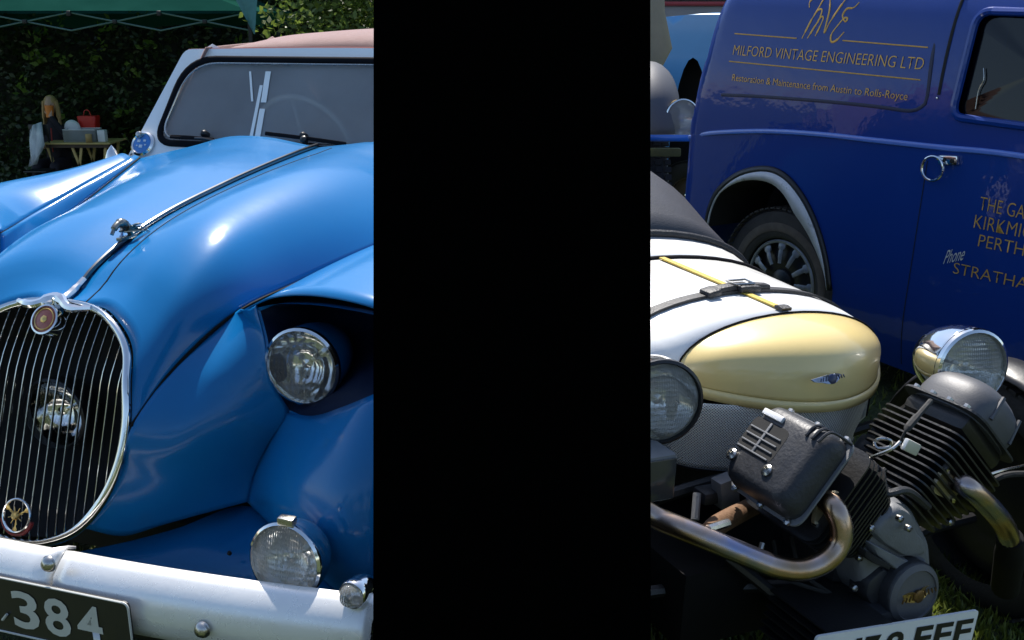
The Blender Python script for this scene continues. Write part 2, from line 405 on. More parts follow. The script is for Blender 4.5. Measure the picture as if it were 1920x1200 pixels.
def grass():
    vs, fs = [], []; rnd = random.Random(4)
    def blade(x, y, h):
        a = rnd.random() * 6.28; wd = rnd.uniform(.0025, .006); z = gz(x, y) - .005
        lean = rnd.uniform(.1, .9) * h; b = rnd.random() * 6.28
        dx, dy = math.cos(a) * wd, math.sin(a) * wd; lx, ly = math.cos(b) * lean, math.sin(b) * lean
        k = len(vs)
        vs.extend([(x - dx, y - dy, z), (x + dx, y + dy, z), (x - dx * .7 + lx * .45, y - dy * .7 + ly * .45, z + h * .6), (x + dx * .7 + lx * .45, y + dy * .7 + ly * .45, z + h * .6), (x + lx, y + ly, z + h)])
        fs.extend([(k, k + 1, k + 3, k + 2), (k + 2, k + 3, k + 4)])
    for _ in range(52000):
        x, y = rnd.uniform(.2, 2.9), rnd.uniform(1.3, 3.6)
        blade(x, y, rnd.uniform(.018, .05))
    for _ in range(14000):
        x, y = rnd.uniform(-1.6, 3.6), rnd.uniform(.9, 6.5)
        blade(x, y, rnd.uniform(.02, .06))
    for _ in range(9000):
        x, y = rnd.uniform(-9, 1), rnd.uniform(8, 15)
        blade(x, y, rnd.uniform(.04, .12))
    o = mk('grass', vs, fs, leafmat('grass blades', (.07, .115, .015), (.2, .23, .04), .4, 3.), smooth=False); o['kind'] = 'stuff'
grass()

# ------------------------------------------------------------------ blue sports car
B = Frame(-18, at(105, 590, 2.25))
car = thing('sports_car', 'sky blue vintage sports car with oval chrome grille, white windscreen frame and rose canvas hood', 'car', B.m)
def Pb(x, y, v): return B.on(x, y, v=v)
CL = [(0, 0, .99), (0, .074, 1.01), (0, .143, 1.049), (0, .266, 1.092), (0, .441, 1.131), (0, .69, 1.165), (0, .92, 1.19), (0, 1.115, 1.207), (0, 1.24, 1.215)]
SHUT_R = [(.266, -.11, .782), (.298, .01, .876), (.357, .165, .963), (.402, .38, .989), (.478, .65, 1.023), (.55, .95, 1.05), (.64, 1.24, 1.09)]
SHUT_L = [(-.266, -.11, .782), (-.34, .0, .87), (-.47, .22, .905)] + [tuple(Pb(0, 530, .4)), tuple(Pb(75, 450, .68)), tuple(Pb(160, 378, .93)), tuple(Pb(262, 297, 1.24))]
def gr_v(z):   # rake of the radiator grille
    t = [(.44, -.22), (.568, -.186), (.695, -.139), (.862, -.077), (.976, 0.), (1.02, .05)]
    for (a, b), (c, d) in zip(t, t[1:]):
        if z <= c or c == 1.02: return b + (d - b) * (z - a) / (c - a)
GR = [(0, 1.0), (.09, .995), (.16, .972), (.215, .925), (.24, .86), (.252, .78), (.245, .70), (.215, .625), (.16, .56), (.08, .522), (0, .512)]
def gp(u, z, dv=0): return V(u, gr_v(z) + dv, z)
top_r = [gp(u, z, .012) for u, z in GR[:6]]; top_r[0] = V(*CL[0]); top_r[-1] = V(*SHUT_R[0])
top_l = [V(-p.x, p.y, p.z) for p in top_r]; top_l[-1] = V(*SHUT_L[0])
REAR_R = [CL[-1], (.1, 1.24, 1.228), (.22, 1.24, 1.24), (.36, 1.24, 1.215), (.5, 1.24, 1.16), SHUT_R[-1]]
REAR_L = [CL[-1], (-.1, 1.24, 1.232), (-.2, 1.24, 1.244), (-.34, 1.24, 1.24), (-.5, 1.24, 1.2), SHUT_L[-1]]
def crown(a, sg=1):
    def f(s, t):
        w_ = math.sin(math.pi * s ** 1.9) * max(0, 1 - t * 1.25) ** .8 * min(1, .25 + t * 6); k = math.sin(math.pi * s) * math.sin(math.pi * min(1, t * 1.15)) ** .7
        return (sg * .028 * w_, -.022 * w_, a * k + .022 * w_)
    return f
bonnet = panel('bonnet', coons(top_r, REAR_R, CL, SHUT_R, 26, 40, crown(.022)), BLUE, car)
panel('bonnet', coons(top_l, REAR_L, CL, SHUT_L, 26, 40, crown(.03, -1)), BLUE, car, away=1)
# centre moulding, shut lines, bonnet mascot
cl_up = [V(p[0], p[1], p[2] + .008) for p in CL[1:]]
MB().add(*tube(cl_up, .0075, 8, flat=((1, 0, 0), .75))).build('bonnet_moulding', M('dull moulding', (.2, .2, .2), .22, 1., var=.3), car)
def along_surface(k, t0, t1, dz):
    """line on the right bonnet half, a fraction k from centre to shut line"""
    out = []
    vs, _ = coons(top_r, REAR_R, CL, SHUT_R, 26, 40, crown(.022))
    for j in range(int(40 * t0), int(40 * t1) + 1):
        i = int(k * 26); f = k * 26 - i; p = vs[j * 27 + i] * (1 - f) + vs[j * 27 + min(26, i + 1)] * f; out.append(p + V(0, 0, dz))
    return out
MB().add(*tube(along_surface(.13, .0, .97, -.0012), .0028, 6, seg=0)).build('bonnet_shut_line', RUBSEAL, car)
DCH = M('dull dark chrome', (.22, .22, .2), .3, 1., var=.3, vscale=40, rvar=.5); ms = holder('mascot', car); ms.scale = (.78,) * 3; ms.location = (0, .262 * .22, 1.092 * .22)
mz = 1.097
m_ = MB()
m_.add(*box((0, .262, mz + .008), (.022, .075, .012), bev=.004))
m_.add(*tube([(0, .285, mz + .012), (0, .272, mz + .04), (0, .243, mz + .058), (0, .215, mz + .05), (0, .196, mz + .03)], [.010, .013, .015, .011, .006], 10))
m_.build('mascot_body', DCH, ms)
for s in (-1, 1):
    for k in range(4):
        a = .25 + k * .3
        MB().add(*tube([(s * .006, .262 - .006 * k, mz + .03), (s * (.03 + .004 * k), .275 + .008 * k, mz + .05 - k * .008), (s * (.05 + .002 * k), .30 + .004 * k, mz + .05 - k * .014)], [.006, .006, .002], 6, flat=((0, .4, 1), .5))).build('mascot_feather', DCH, ms)
# grille
grille = holder('grille', car)
ring_pts = [gp(u, z, -.006) for u, z in GR] + [gp(-u, z, -.006) for u, z in GR[-2:0:-1]]
MB().add(*tube(ring_pts, .0105, 10, closed=True, seg=90, flat=((0, 1, .4), .75))).build('grille_surround', CHROME, grille)
def gr_span(u):
    zs = []
    pl = catmull([V(a, 0, b) for a, b in GR], 80)
    for p, q in zip(pl, pl[1:]):
        if (p.x - abs(u)) * (q.x - abs(u)) <= 0 and p.x != q.x: zs.append(p.z + (q.z - p.z) * (abs(u) - p.x) / (q.x - p.x))
    return (min(zs), max(zs)) if len(zs) > 1 else (zs[0], 1.0)
for i in range(21):
    u = (i - 10) * .0232
    if i == 10: z0, z1 = .515, .995
    else: z0, z1 = gr_span(u)
    MB().add(*tube([gp(u, z0 + (z1 - z0) * k / 8, .012) for k in range(9)], .0034, 6, seg=16, flat=((1, 0, 0), .55))).build('grille_bar', CHROME, grille)
bk = [gp(u, z, .02) for u, z in GR] + [gp(-u, z, .02) for u, z in GR[-2:0:-1]]
vs, fs = lofts([bk, [p + V(0, .22, 0) for p in bk]], True); fs.append(tuple(range(len(bk), 2 * len(bk)))); mk('grille_duct', vs, fs, DARK, grille)
# enamel badge in a chrome boss at the top of the grille
bdir = V(0, -1, .62).normalized(); bc = V(.0, -.03, .972)
MB().add(*lathe([(.036, -.02), (.036, .0), (.035, .008), (.031, .009), (.03, .006)], bc, bdir, 28)).add(*tube([(-.1, -.0, 1.0), (-.05, -.012, 1.0), (0, .012, 1.012), (.05, -.012, 1.0), (.1, -.0, 1.0)], [.007, .010, .014, .010, .007], 8)).add(*tube([(0, .0, 1.0), (0, .05, 1.012), (0, .1, 1.035)], [.016, .010, .008], 8)).build('badge_boss', CHROME, car)
bd = MB().add(*lathe([(.03, .004), (.02, .0075), (.0, .009)], bc, bdir, 24)).build('enamel_badge', REDEN, car)
MB().add(*lathe([(.026, .0085), (.0245, .0095), (.023, .0085)], bc, bdir, 24)).add(*lathe([(.009, .0095), (.006, .011), (0, .0112)], bc, bdir, 6)).build('badge_ring', GOLDM, bd)
# spot lamp behind the bars
def lamp(name, parent, c, d, r, shellmat, depth, rimmat=CHROME, bulge=.012, lens=LENS, shell_r=1.04):
    d = Vector(d).normalized(); c = Vector(c)
    h = holder(name, parent)
    prof = [(.004, -depth)] + [(r * shell_r * math.sin(a) ** .8 if a > 0 else .004, -depth * math.cos(a)) for a in [k * math.pi / 16 for k in range(1, 9)]]
    MB().add(*lathe(prof, c, d, 36)).build('lamp_shell', shellmat, h)
    MB().add(*lathe([(r * shell_r, -.004), (r * 1.075, .002), (r * 1.07, .012), (r * 1.0, .016), (r * .965, .011), (r * .96, .0)], c, d, 40)).build('lamp_rim', rimmat, h)
    MB().add(*lathe([(r * .97, .0), (r * .8, -r * .26), (r * .55, -r * .46), (r * .28, -r * .58), (.002, -r * .62)], c, d, 36)).build('lamp_reflector', REFLECT, h)
    MB().add(*lathe([(r * .06, -r * .6), (r * .065, -r * .3), (r * .14, -r * .26), (r * .13, -r * .16), (.001, -r * .12)], c, d, 14)).build('bulb_shield', CHROME, h)
    MB().add(*lathe([(r * .965, .008), (r * .8, .008 + bulge * .5), (r * .5, .008 + bulge * .85), (.001, .008 + bulge)], c, d, 36)).build('lamp_lens', lens, h)
    return h
gl = B.on(90, 783, v=-.02)
lamp('grille_lamp', car, gl + V(0, .03, 0), (0, -1, .05), .082, BLACKP, .1, rimmat=BLACKP, lens=CLEARG)
# small wheel-shaped medallion low on the grille
mc = gp(0.005, .572, -.012); md_ = V(0, -1, .38).normalized(); e1 = V(1, 0, 0); e2 = md_.cross(e1)
mh = holder('medallion', car)
MB().add(*tube([mc + (e1 * math.cos(a) + e2 * math.sin(a)) * .036 for a in [k * math.pi / 10 for k in range(20)]], .003, 8, closed=True, seg=40)).build('medallion_ring', CHROME, mh)
g_ = MB()
for k in range(3):
    a = -math.pi / 2 + k * 2.094; g_.add(*tube([mc, mc + (e1 * math.cos(a) + e2 * math.sin(a)) * .035], [.003, .002, .006], 6, flat=(md_, .4)))
for k in range(8):
    a = .3 + k * math.pi / 4; g_.add(*tube([mc + md_ * .003, mc + md_ * .003 + (e1 * math.cos(a) + e2 * math.sin(a)) * .02], [.007, .001], 6))
g_.build('medallion_star', GOLDM, mh)
MB().add(*tube([mc + (e1 * math.cos(a) + e2 * math.sin(a)) * .041 + md_ * -.004 for a in [math.pi * (1.08 + .84 * k / 10) * 1.0 for k in range(11)]], .005, 6)).build('medallion_scroll', M('dark red enamel', (.2, .02, .02), .4, var=.3), mh)

# right front wing, catwalk, lamp recess, apron
LIP = [(.357, .165, .963), tuple(Pb(478, 578, .125)), tuple(Pb(520, 570, .08)), tuple(Pb(600, 573, .03)), tuple(Pb(700, 590, .0)), (.84, .03, 1.02), (.87, .12, .96)]
W_IN = [(.357, .165, .963), (.405, .39, .984), (.485, .65, 1.014), (.558, .95, 1.04), (.65, 1.3, 1.06)]
W_OUT = [(.87, .12, .96), (.885, .5, .99), (.895, .9, .95), (.9, 1.3, .9)]
W_REAR = [(.65, 1.3, 1.06), (.75, 1.3, 1.04), (.85, 1.3, .98), (.9, 1.3, .9)]
wing = panel('wing', coons(LIP, W_REAR, W_IN, W_OUT, 26, 26, lambda s, t: (0, 0, .05 * math.sin(math.pi * s) * math.sin(math.pi * (.12 + .88 * t)) ** .8)), BLUE, car)
vs, fs = coons(W_OUT, [(.88, .12, .5), (.9, .5, .62), (.9, .9, .62), (.9, 1.3, .35)], [W_OUT[0], (.89, .1, .75), (.88, .12, .5)], [W_OUT[-1], (.91, 1.3, .6), (.9, 1.3, .35)], 18, 12)
panel('wing_side', (vs, fs), BLUE, car)
SEAM = [tuple(Pb(540, 775, .11)), tuple(Pb(506, 832, .11)), tuple(Pb(480, 885, .095)), tuple(Pb(465, 940, .065))]
P1 = tuple(Pb(482, 577, .122))
RB = [P1, tuple(Pb(498, 640, .1)), tuple(Pb(506, 712, .085)), tuple(Pb(540, 775, .11))]
RLOW = [tuple(Pb(540, 775, .11)), tuple(Pb(590, 792, .05)), tuple(Pb(640, 783, .01)), tuple(Pb(700, 758, -.02)), (.85, .02, .90), (.87, .12, .96)]
GB = [gp(.252, .78, .012), gp(.247, .70, .012), gp(.218, .625, .012), gp(.165, .56, .012)]; GB[0] = V(*SHUT_R[0])
CBOT = [GB[-1], tuple(Pb(230, 1005, -.13)), tuple(Pb(300, 987, -.08)), tuple(Pb(385, 963, -.01)), tuple(Pb(465, 940, .065))]
APEX = V(*P1); CL_ = [APEX, V(*LIP[0]).lerp(APEX, .5) + V(0, .0, .003)] + [V(*p) for p in SHUT_R[2::-1]] + GB[1:]
vs, fs = coons([APEX, APEX + V(1e-4, 0, 0)], CBOT, CL_, RB + SEAM[1:], 28, 40, lambda s, t: (0, -.022 * math.sin(math.pi * s) * math.sin(math.pi * t) ** 1.2, .004 * math.sin(math.pi * s)))
vs = [V(*p) for p in vs]
panel('catwalk', (vs, fs), BLUE, car)
vs2 = [V(-p.x, p.y, p.z) for p in vs]
mirr = panel('catwalk', (vs2, [f[::-1] for f in fs]), BLUE, car)
WB = [SEAM[-1], tuple(Pb(550, 1022, -.03)), tuple(Pb(640, 1112, -.1)), (.84, -.1, .44), (.9, 0, .44)]
W2 = coons(RLOW, WB, SEAM, [(.87, .12, .96), (.915, .03, .75), (.915, 0, .6), (.9, 0, .44)], 30, 26, lambda s, t: (.0, -.085 * math.sin(math.pi * s ** .8) * math.sin(math.pi * t) ** .8, .02 * math.sin(math.pi * s) * (1 - t)))
panel('wing_front', W2, BLUE, car)
# recess
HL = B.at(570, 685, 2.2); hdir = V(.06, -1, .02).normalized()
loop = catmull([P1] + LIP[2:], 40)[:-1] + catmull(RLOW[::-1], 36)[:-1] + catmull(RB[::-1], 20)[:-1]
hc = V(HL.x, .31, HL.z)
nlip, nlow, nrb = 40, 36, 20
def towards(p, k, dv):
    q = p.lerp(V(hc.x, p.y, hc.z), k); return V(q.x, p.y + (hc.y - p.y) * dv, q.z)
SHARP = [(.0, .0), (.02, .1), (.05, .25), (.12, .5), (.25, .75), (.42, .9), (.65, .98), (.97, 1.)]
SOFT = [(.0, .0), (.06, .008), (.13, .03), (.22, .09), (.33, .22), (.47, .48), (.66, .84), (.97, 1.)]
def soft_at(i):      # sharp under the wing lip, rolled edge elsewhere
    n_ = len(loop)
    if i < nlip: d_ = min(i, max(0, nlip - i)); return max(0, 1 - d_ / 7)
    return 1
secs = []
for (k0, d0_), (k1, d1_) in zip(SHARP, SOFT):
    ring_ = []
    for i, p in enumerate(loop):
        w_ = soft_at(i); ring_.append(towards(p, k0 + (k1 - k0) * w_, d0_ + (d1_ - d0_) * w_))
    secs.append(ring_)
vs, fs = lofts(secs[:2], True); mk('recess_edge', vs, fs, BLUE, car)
vs, fs = lofts(secs[1:], True); mk('lamp_recess', vs, fs, M('recess shade blue', (.0015, .008, .03), .7, var=.3, spec=.2), car)  # shade of the deep recess put into a darker blue
lamp('headlamp', car, HL, hdir, .083, BLUE, .17, lens=glassy('clear headlamp glass', clear=.95, ribs=22., rough=.03, haze=.12, hazecol=(.6, .6, .6)))
# apron behind the bumper
AP = [tuple(Pb(120, 1040, -.16)), tuple(Pb(230, 1018, -.1)), tuple(Pb(330, 992, -.03)), tuple(Pb(465, 950, .075)), tuple(Pb(550, 1030, -.025)), tuple(Pb(640, 1118, -.095))]
AB = [(.0, -.2, .36), (.2, -.16, .36), (.35, -.12, .36), (.5, -.09, .36), (.62, -.1, .36), (.75, -.12, .36)]
vs, fs = lofts([catmull(AP, 30), [a.lerp(b, .5) + V(0, -.02, 0) for a, b in zip(catmull(AP, 30), catmull(AB, 30))], catmull(AB, 30)]); panel('apron', (vs, fs), BLUE, car)
for px, py, vv in ((440, 1029, -.03), (396, 1074, -.1), (440, 1088, -.1)):
    MB().add(*lathe([(.006, 0), (.004, .004), (0, .005)], Pb(px, py, vv) + V(0, -.02, 0), (0, -1, .2), 8)).build('apron_bolt', BLACKP, car)
# left wing: crest seen over the bonnet, catwalk ledge between
LA = [tuple(Pb(0, 437, .42)), tuple(Pb(58, 404, .7)), tuple(Pb(150, 352, .95)), tuple(Pb(246, 297, 1.24))]
LC = [tuple(Pb(-70, 362, .62)), tuple(Pb(0, 345, .82)), tuple(Pb(100, 325, 1.02)), tuple(Pb(212, 303, 1.27))]
vs, fs = coons(SHUT_L[3:], LA, [SHUT_L[3], LA[0]], [SHUT_L[-1], LA[-1]], 24, 6, lambda s, t: (0, 0, .008 * math.sin(math.pi * t))); panel('wing_ledge', (vs, [f[::-1] for f in fs]), BLUE, car)
MB().add(*tube([V(*p) + V(0, 0, -.001) for p in LA], .004, 6)).build('wing_joint', SHADE, car)
MB().add(*tube([V(*p) + V(0, 0, .001) for p in SHUT_L[3:]], .0045, 6)).build('bonnet_shut_line', SHADE, car)
MB().add(*tube([V(*p) + V(0, -.002, .002) for p in SHUT_R], .0038, 6)).build('bonnet_shut_line', SHADE, car)
LFRONT = [LA[0], tuple(V(*LA[0]).lerp(V(*LC[0]), .5) + V(-.02, -.02, .03)), LC[0]]
vs, fs = coons(LA, LC, [LA[0], LC[0]], [LA[-1], LC[-1]], 24, 14, lambda s, t: (0, 0, .02 * math.sin(math.pi * t))); panel('wing', (vs, [f[::-1] for f in fs]), BLUE, car)
LO = [V(p[0] - .2, p[1] + .02, p[2] - .1) for p in LC]; LO2 = [V(p[0] - .26, p[1], .5) for p in LC]
vs, fs = lofts([catmull(LC, 20), catmull([V(p[0] - .12, p[1], p[2] - .02) for p in LC], 20), catmull(LO, 20), catmull(LO2, 20)]); panel('wing_side', (vs, fs), BLUE, car)
# front of the left wing, outside the picture
LF = [V(*LA[0]), V(-.6, .2, .97), V(-.62, .06, .8), V(-.5, -.02, .56)]
LG = [V(*LC[0]), V(-.85, .1, 1.03), V(-.95, .0, .8), V(-.97, -.02, .45)]
vs, fs = coons(LF, LG, [LF[0], LG[0]], [LF[-1], LG[-1]], 20, 12, lambda s, t: (0, -.06 * math.sin(math.pi * t) * s, .0)); panel('wing_front', (vs, fs), BLUE, car)
vs, fs = coons(SHUT_L[:4], LF, [SHUT_L[0], V(-.35, -.09, .65), LF[-1]], [SHUT_L[3], LF[0]], 12, 10); panel('wing_ledge', (vs, fs), BLUE, car)
# bumper: two aluminium blades and a plate bracket
def bump_sec(u, dv=0, top=.592, h=.165):
    c = -.345 + .05 * (max(0, abs(u) - .25) / .7) ** 2 + dv
    return [V(u, c + .05, top - .012), V(u, c + .03, top), V(u, c + .012, top - .012), V(u, c - .012, top - .035), V(u, c - .024, top - .07), V(u, c - .02, top - .11), V(u, c - .0, top - .14), V(u, c + .03, top - h)]
vs, fs = lofts([bump_sec(.245 + (.915 - .245) * k / 24) for k in range(25)]); bp_ = panel('bumper_blade', (vs, fs), ALLOY, car, .006)
vs, fs = lofts([bump_sec(-.915 + (.915 - .245) * k / 24) for k in range(25)]); panel('bumper_blade', (vs, fs), ALLOY, car, .006)
vs, fs = lofts([bump_sec(-.24 + .48 * k / 20, -.008 + (.02 if k in (0, 20) else 0), .596) for k in range(21)]); panel('bumper_centre', (vs, fs), ALLOY, car, .006)
for px, py, vv in ((92, 1057, -.37), (380, 1180, -.362)):
    p = Pb(px, py, vv)
    MB().add(*lathe([(.017, .0), (.016, .004), (.012, .01), (.006, .013), (0, .014)], p, (0, -1, .1), 14)).build('bumper_bolt', WORN, car)
MB().add(*box((0, -.29, .45), (1.5, .04, .08), bev=.01)).build('bumper_iron', BLACKP, car)
# number plate
pl = holder('number_plate', car)
pv = -.385
c0, c1 = Pb(240, 1134, pv), Pb(0, 1080, pv)
pt = (c0.z + c1.z) / 2; pr = c0.x; pbm = pt - .125
loopp = rounded([(pr, pv, pt), (pr, pv, pbm), (pr - .56, pv, pbm), (pr - .56, pv, pt)], .014)
vs, fs = prism(loopp, (0, .006, 0)); mk('plate_backing', vs, fs, PLATEB, pl, False)
MB().add(*tube([p + V(0, -.001, 0) for p in loopp], .0022, 6, closed=True, seg=0)).build('plate_edge', SILVERP, pl)
d0 = Pb(28, 1180, pv); 
for ch, xa, xb in (('3', 26, 74), ('8', 84, 131), ('4', 143, 190)):
    a = Pb(xa, 1150, pv); b = Pb(xb, 1155, pv)
    text('plate_digit', ch, (a.x, pv, pbm + .021), (b.x - a.x, 0, 0), (0, 0, .084), SILVERP, pl, (0, -1, 0), bold=.02)
MB().add(*tube([Pb(5, 1162, pv - .004), Pb(13, 1152, pv - .004)], .003, 6)).build('plate_rivet', SILVERP, pl)
# lamps on the front
SP = B.at(540, 1050, 1.92)
sl = lamp('spot_lamp', car, SP, (-.05, -1, .12), .0745, CHROME, .09, lens=LENS)
MB().add(*box(SP + V(.004, .0, .085), (.034, .02, .016), bev=.004)).build('lamp_clip', WORN, sl)
MB().add(*tube([SP + V(0, .03, -.07), SP + V(0, .05, -.13)], .012, 8)).build('lamp_stem', WORN, sl)
SD = B.at(667, 1110, 1.83)
s2 = lamp('side_lamp', car, SD, (-.1, -1, .05), .026, CHROME, .05, bulge=.03)
# windscreen
WS0 = V(0, 1.29, 1.16); wn = V(0, -1, .5).normalized(); wn = V(0, -.87, .49).normalized()
def Pw(x, y, off=0): return B.plane(x, y, WS0 + wn * off, wn)
wsx = V(1, 0, 0); wsy = V(0, .49, .87).normalized()
def w2(p): p = p - WS0; return (p.x, p.dot(wsy))
def w3(a, b, off=0): return WS0 + wsx * a + wsy * b + wn * off
oTL, oBL = w2(Pw(347, 92)), w2(Pw(238, 296)); top = oTL[1]
iTL, iBL = w2(Pw(352, 107)), w2(Pw(287, 272))
itop = iTL[1]; ib = iBL[1]
outer = [(oBL[0], oBL[1]), (-.0, oBL[1]), (-oBL[0], oBL[1]), (-oTL[0], top), (0, top + .012), (oTL[0], top)]
oo = rounded([V(a, b, 0) for a, b in outer], [.01, .0, .01, .03, .3, .03], 4); oo = [(p.x, p.y) for p in oo]
def inner(g):
    pts = [V(iBL[0] + g, ib + g, 0), V(-iBL[0] - g, ib + g, 0), V(-iTL[0] - g, itop - g, 0), V(iTL[0] + g, itop - g, 0)]
    return [(p.x, p.y) for p in rounded(pts, [.075, .075, .12, .12], 8)]
wsh = holder('windscreen', car)
vs, fs = sheet(oo, [inner(0)], .06, lambda a, b: w3(a, b)); fo = mk('windscreen_frame', vs, fs, WHITE, wsh, False)
md = fo.modifiers.new('thickness', 'SOLIDIFY'); md.thickness = .035; md.offset = -1
MB().add(*tube([w3(a, b, .004) for a, b in inner(.008)], .012, 10, closed=True, seg=0, flat=(wn, .8))).build('windscreen_seal', RUBSEAL, wsh)
MB().add(*tube([w3(a, b, .008) for a, b in inner(.026)], .003, 6, closed=True, seg=0)).build('seal_trim', WORN, wsh)
g_in = inner(.01); vs = [w3(a, b, -.004) for a, b in g_in] + [w3(0, (itop + ib) / 2, -.004)]; n_ = len(g_in)
mk('windscreen_glass', vs, [(i, (i + 1) % n_, n_) for i in range(n_)], SCREEN, wsh, False)
def wiper(px, py, qx, qy, ax, ay):
    h = holder('wiper', car); p, q, a = Pw(px, py, .03), Pw(qx, qy, .03), Pw(ax, ay, .035)
    MB().add(*tube([p, p.lerp(q, .5) + wn * .004, q], .008, 6, flat=(wn, .6))).build('wiper_blade', RUBSEAL, h)
    MB().add(*tube([a, a.lerp(p.lerp(q, .5), .6) + wn * .012, p.lerp(q, .5)], [.007, .005, .004], 6)).add(*lathe([(.012, -.01), (.012, .008), (.006, .014), (0, .015)], a, wn, 12)).build('wiper_arm', BLACKP, h)
wiper(320, 256, 400, 262, 425, 268); wiper(498, 250, 648, 270, 570, 262)
for px, py in ((385, 252), (570, 256)): MB().add(*lathe([(.014, -.01), (.013, .012), (.006, .02), (0, .021)], Pw(px, py, .02), wn, 10)).build('wiper_boss', BLACKP, car)
# scuttle between bonnet and windscreen, dashboard, seats, wheel, hood
vs, fs = lofts([catmull([V(*p) + V(0, -.002, -.004) for p in (REAR_L[::-1] + REAR_R[1:])], 40), catmull([V(-.79, 1.3, 1.13), V(-.4, 1.3, 1.165), V(0, 1.3, 1.17), V(.4, 1.3, 1.165), V(.79, 1.3, 1.1)], 40), catmull([V(-.8, 1.5, 1.1), V(-.4, 1.5, 1.15), V(0, 1.5, 1.16), V(.4, 1.5, 1.15), V(.8, 1.5, 1.08)], 40)])
panel('scuttle', (vs, fs), BLUE, car)
tub = MB()
tub.add(*lofts([[V(-.85, 1.3, 1.1), V(-.92, 1.3, .8), V(-.85, 1.3, .35), V(.85, 1.3, .35), V(.86, 1.3, .8), V(.8, 1.3, 1.08)], [V(-.86, 2.6, 1.05), V(-.92, 2.6, .8), V(-.85, 2.6, .35), V(.78, 2.6, .35), V(.82, 2.6, .8), V(.78, 2.6, 1.05)], [V(-.7, 2.95, .95), V(-.72, 2.95, .8), V(-.7, 2.95, .4), V(.66, 2.95, .4), V(.66, 2.95, .8), V(.64, 2.95, .95)], [V(-.4, 3.3, .6), V(-.42, 3.3, .55), V(-.4, 3.3, .45), V(.3, 3.3, .45), V(.32, 3.3, .55), V(.3, 3.3, .6)]]))
tub.build('body_tub', BLUE, car, True, 50)
for s in (-.36, .36): MB().add(*box((s, 2.35, 1.0), (.5, .16, .6), ey=(0, 1, .2), ez=(0, -.2, 1), bev=.06)).build('seat', M('tan hide', (.5, .32, .24), .6, var=.2), car)
sw = V(-.34, 1.75, 1.16); swn = V(0, -.9, -.35).normalized(); a1 = V(1, 0, 0); a2 = swn.cross(a1).normalized()
st = MB().add(*tube([sw + (a1 * math.cos(t) + a2 * math.sin(t)) * .2 for t in [k * math.pi / 12 for k in range(24)]], .011, 8, closed=True, seg=48))
for k in range(3): st.add(*tube([sw, sw + (a1 * math.cos(k * 2.1 + 1.57) + a2 * math.sin(k * 2.1 + 1.57)) * .2], .007, 6))
st.build('steering_wheel', M('pale steering wheel rim', (.55, .55, .5), .4, var=.1), car)
strip_mat = M('white strip', (.85, .85, .82), .8, var=.1)  # plain white strips laid on the windscreen glass
for a, b, wd in (((503, 134), (494, 192), .021), ((492, 204), (483, 256), .021), ((469, 134), (473, 190), .008), ((490, 160), (471, 256), .012)):
    p, q = Pw(*a, .0), Pw(*b, .0); MB().add(*box(p.lerp(q, .5), (wd, .002, (q - p).length), ez=(q - p), ey=wn)).build('glass_strip', strip_mat, wsh)
HT = [w3(oTL[0] + .01, top - .004, -.02), w3(-.35, top + .005, -.02), w3(0, top + .01, -.02), w3(.35, top + .005, -.02), w3(-oTL[0] - .01, top - .004, -.02)]
def hood(v, z, hw, sag): return [V(-hw, v, z - .1), V(-hw * .82, v, z - sag), V(-hw * .4, v, z), V(0, v, z + .012), V(hw * .4, v, z), V(hw * .82, v, z - sag), V(hw, v, z - .1)]
secs = [catmull(HT, 36), catmull(hood(1.62, 1.558, .66, .03), 36), catmull(hood(1.95, 1.585, .7, .03), 36), catmull(hood(2.2, 1.585, .71, .03), 36), catmull(hood(2.5, 1.42, .72, .06), 36), catmull(hood(2.7, 1.1, .72, .1), 36)]
vs, fs = lofts(secs); panel('hood', (vs, fs), CANVAS, car, .006)
MB().add(*tube([p + V(0, -.006, .006) for p in HT], .008, 6)).build('hood_piping', PIPING, car)
for s in (-1, 1):
    vs, fs = lofts([catmull([V(s * .56, 1.47, 1.53), V(s * .66, 2.0, 1.54), V(s * .68, 2.2, 1.53), V(s * .7, 2.66, 1.14)], 12), catmull([V(s * .8, 1.4, 1.1), V(s * .79, 2.0, 1.07), V(s * .77, 2.4, 1.05), V(s * .74, 2.7, 1.0)], 12)]); panel('side_screen', (vs, fs), CANVAS, car, .005)
# pillar badge, wing sidelight, mirror
pb = Pw(269, 271, .004)
h = holder('pillar_badge', car)
MB().add(*lathe([(.046, 0), (.047, .008), (.04, .014), (.036, .01)], pb, wn, 28)).build('badge_bezel', CHROME, h)
MB().add(*lathe([(.037, .009), (.02, .012), (0, .0125)], pb, wn, 24)).build('badge_enamel', BLUEEN, h)
em = MB()
for k, (a, b, s_) in enumerate(((-.012, .008, .012), (.012, .01, .01), (0, -.012, .014), (-.016, -.01, .006), (.018, -.006, .007))): em.add(*box(pb + wsx * a + wsy * b + wn * .013, (s_, s_ * .8, .003), wsx, wsy, wn, .001))
em.build('badge_motif', M('pale enamel', (.6, .65, .7), .4, var=.2), h)
bl = Pw(262, 253, .02); MB().add(*lathe([(.012, -.01), (.013, .004), (.009, .012), (0, .014)], bl, wn, 14)).build('badge_mount', WORN, h)
wl = V(*LC[-1]) + V(.0, .0, -.03)
h = holder('wing_sidelight', car)
MB().add(*lathe([(.045, 0), (.042, .012), (.03, .02), (.024, .05), (.016, .07), (.004, .085), (0, .09)], wl, (0, 0, 1), 16)).build('sidelight_body', CHROME, h)
MB().add(*tube([wl + V(.03, .02, 0), wl + V(.05, .02, .03), wl + V(.07, .02, .06)], .004, 6)).build('sidelight_stalk', BLACKP, h)
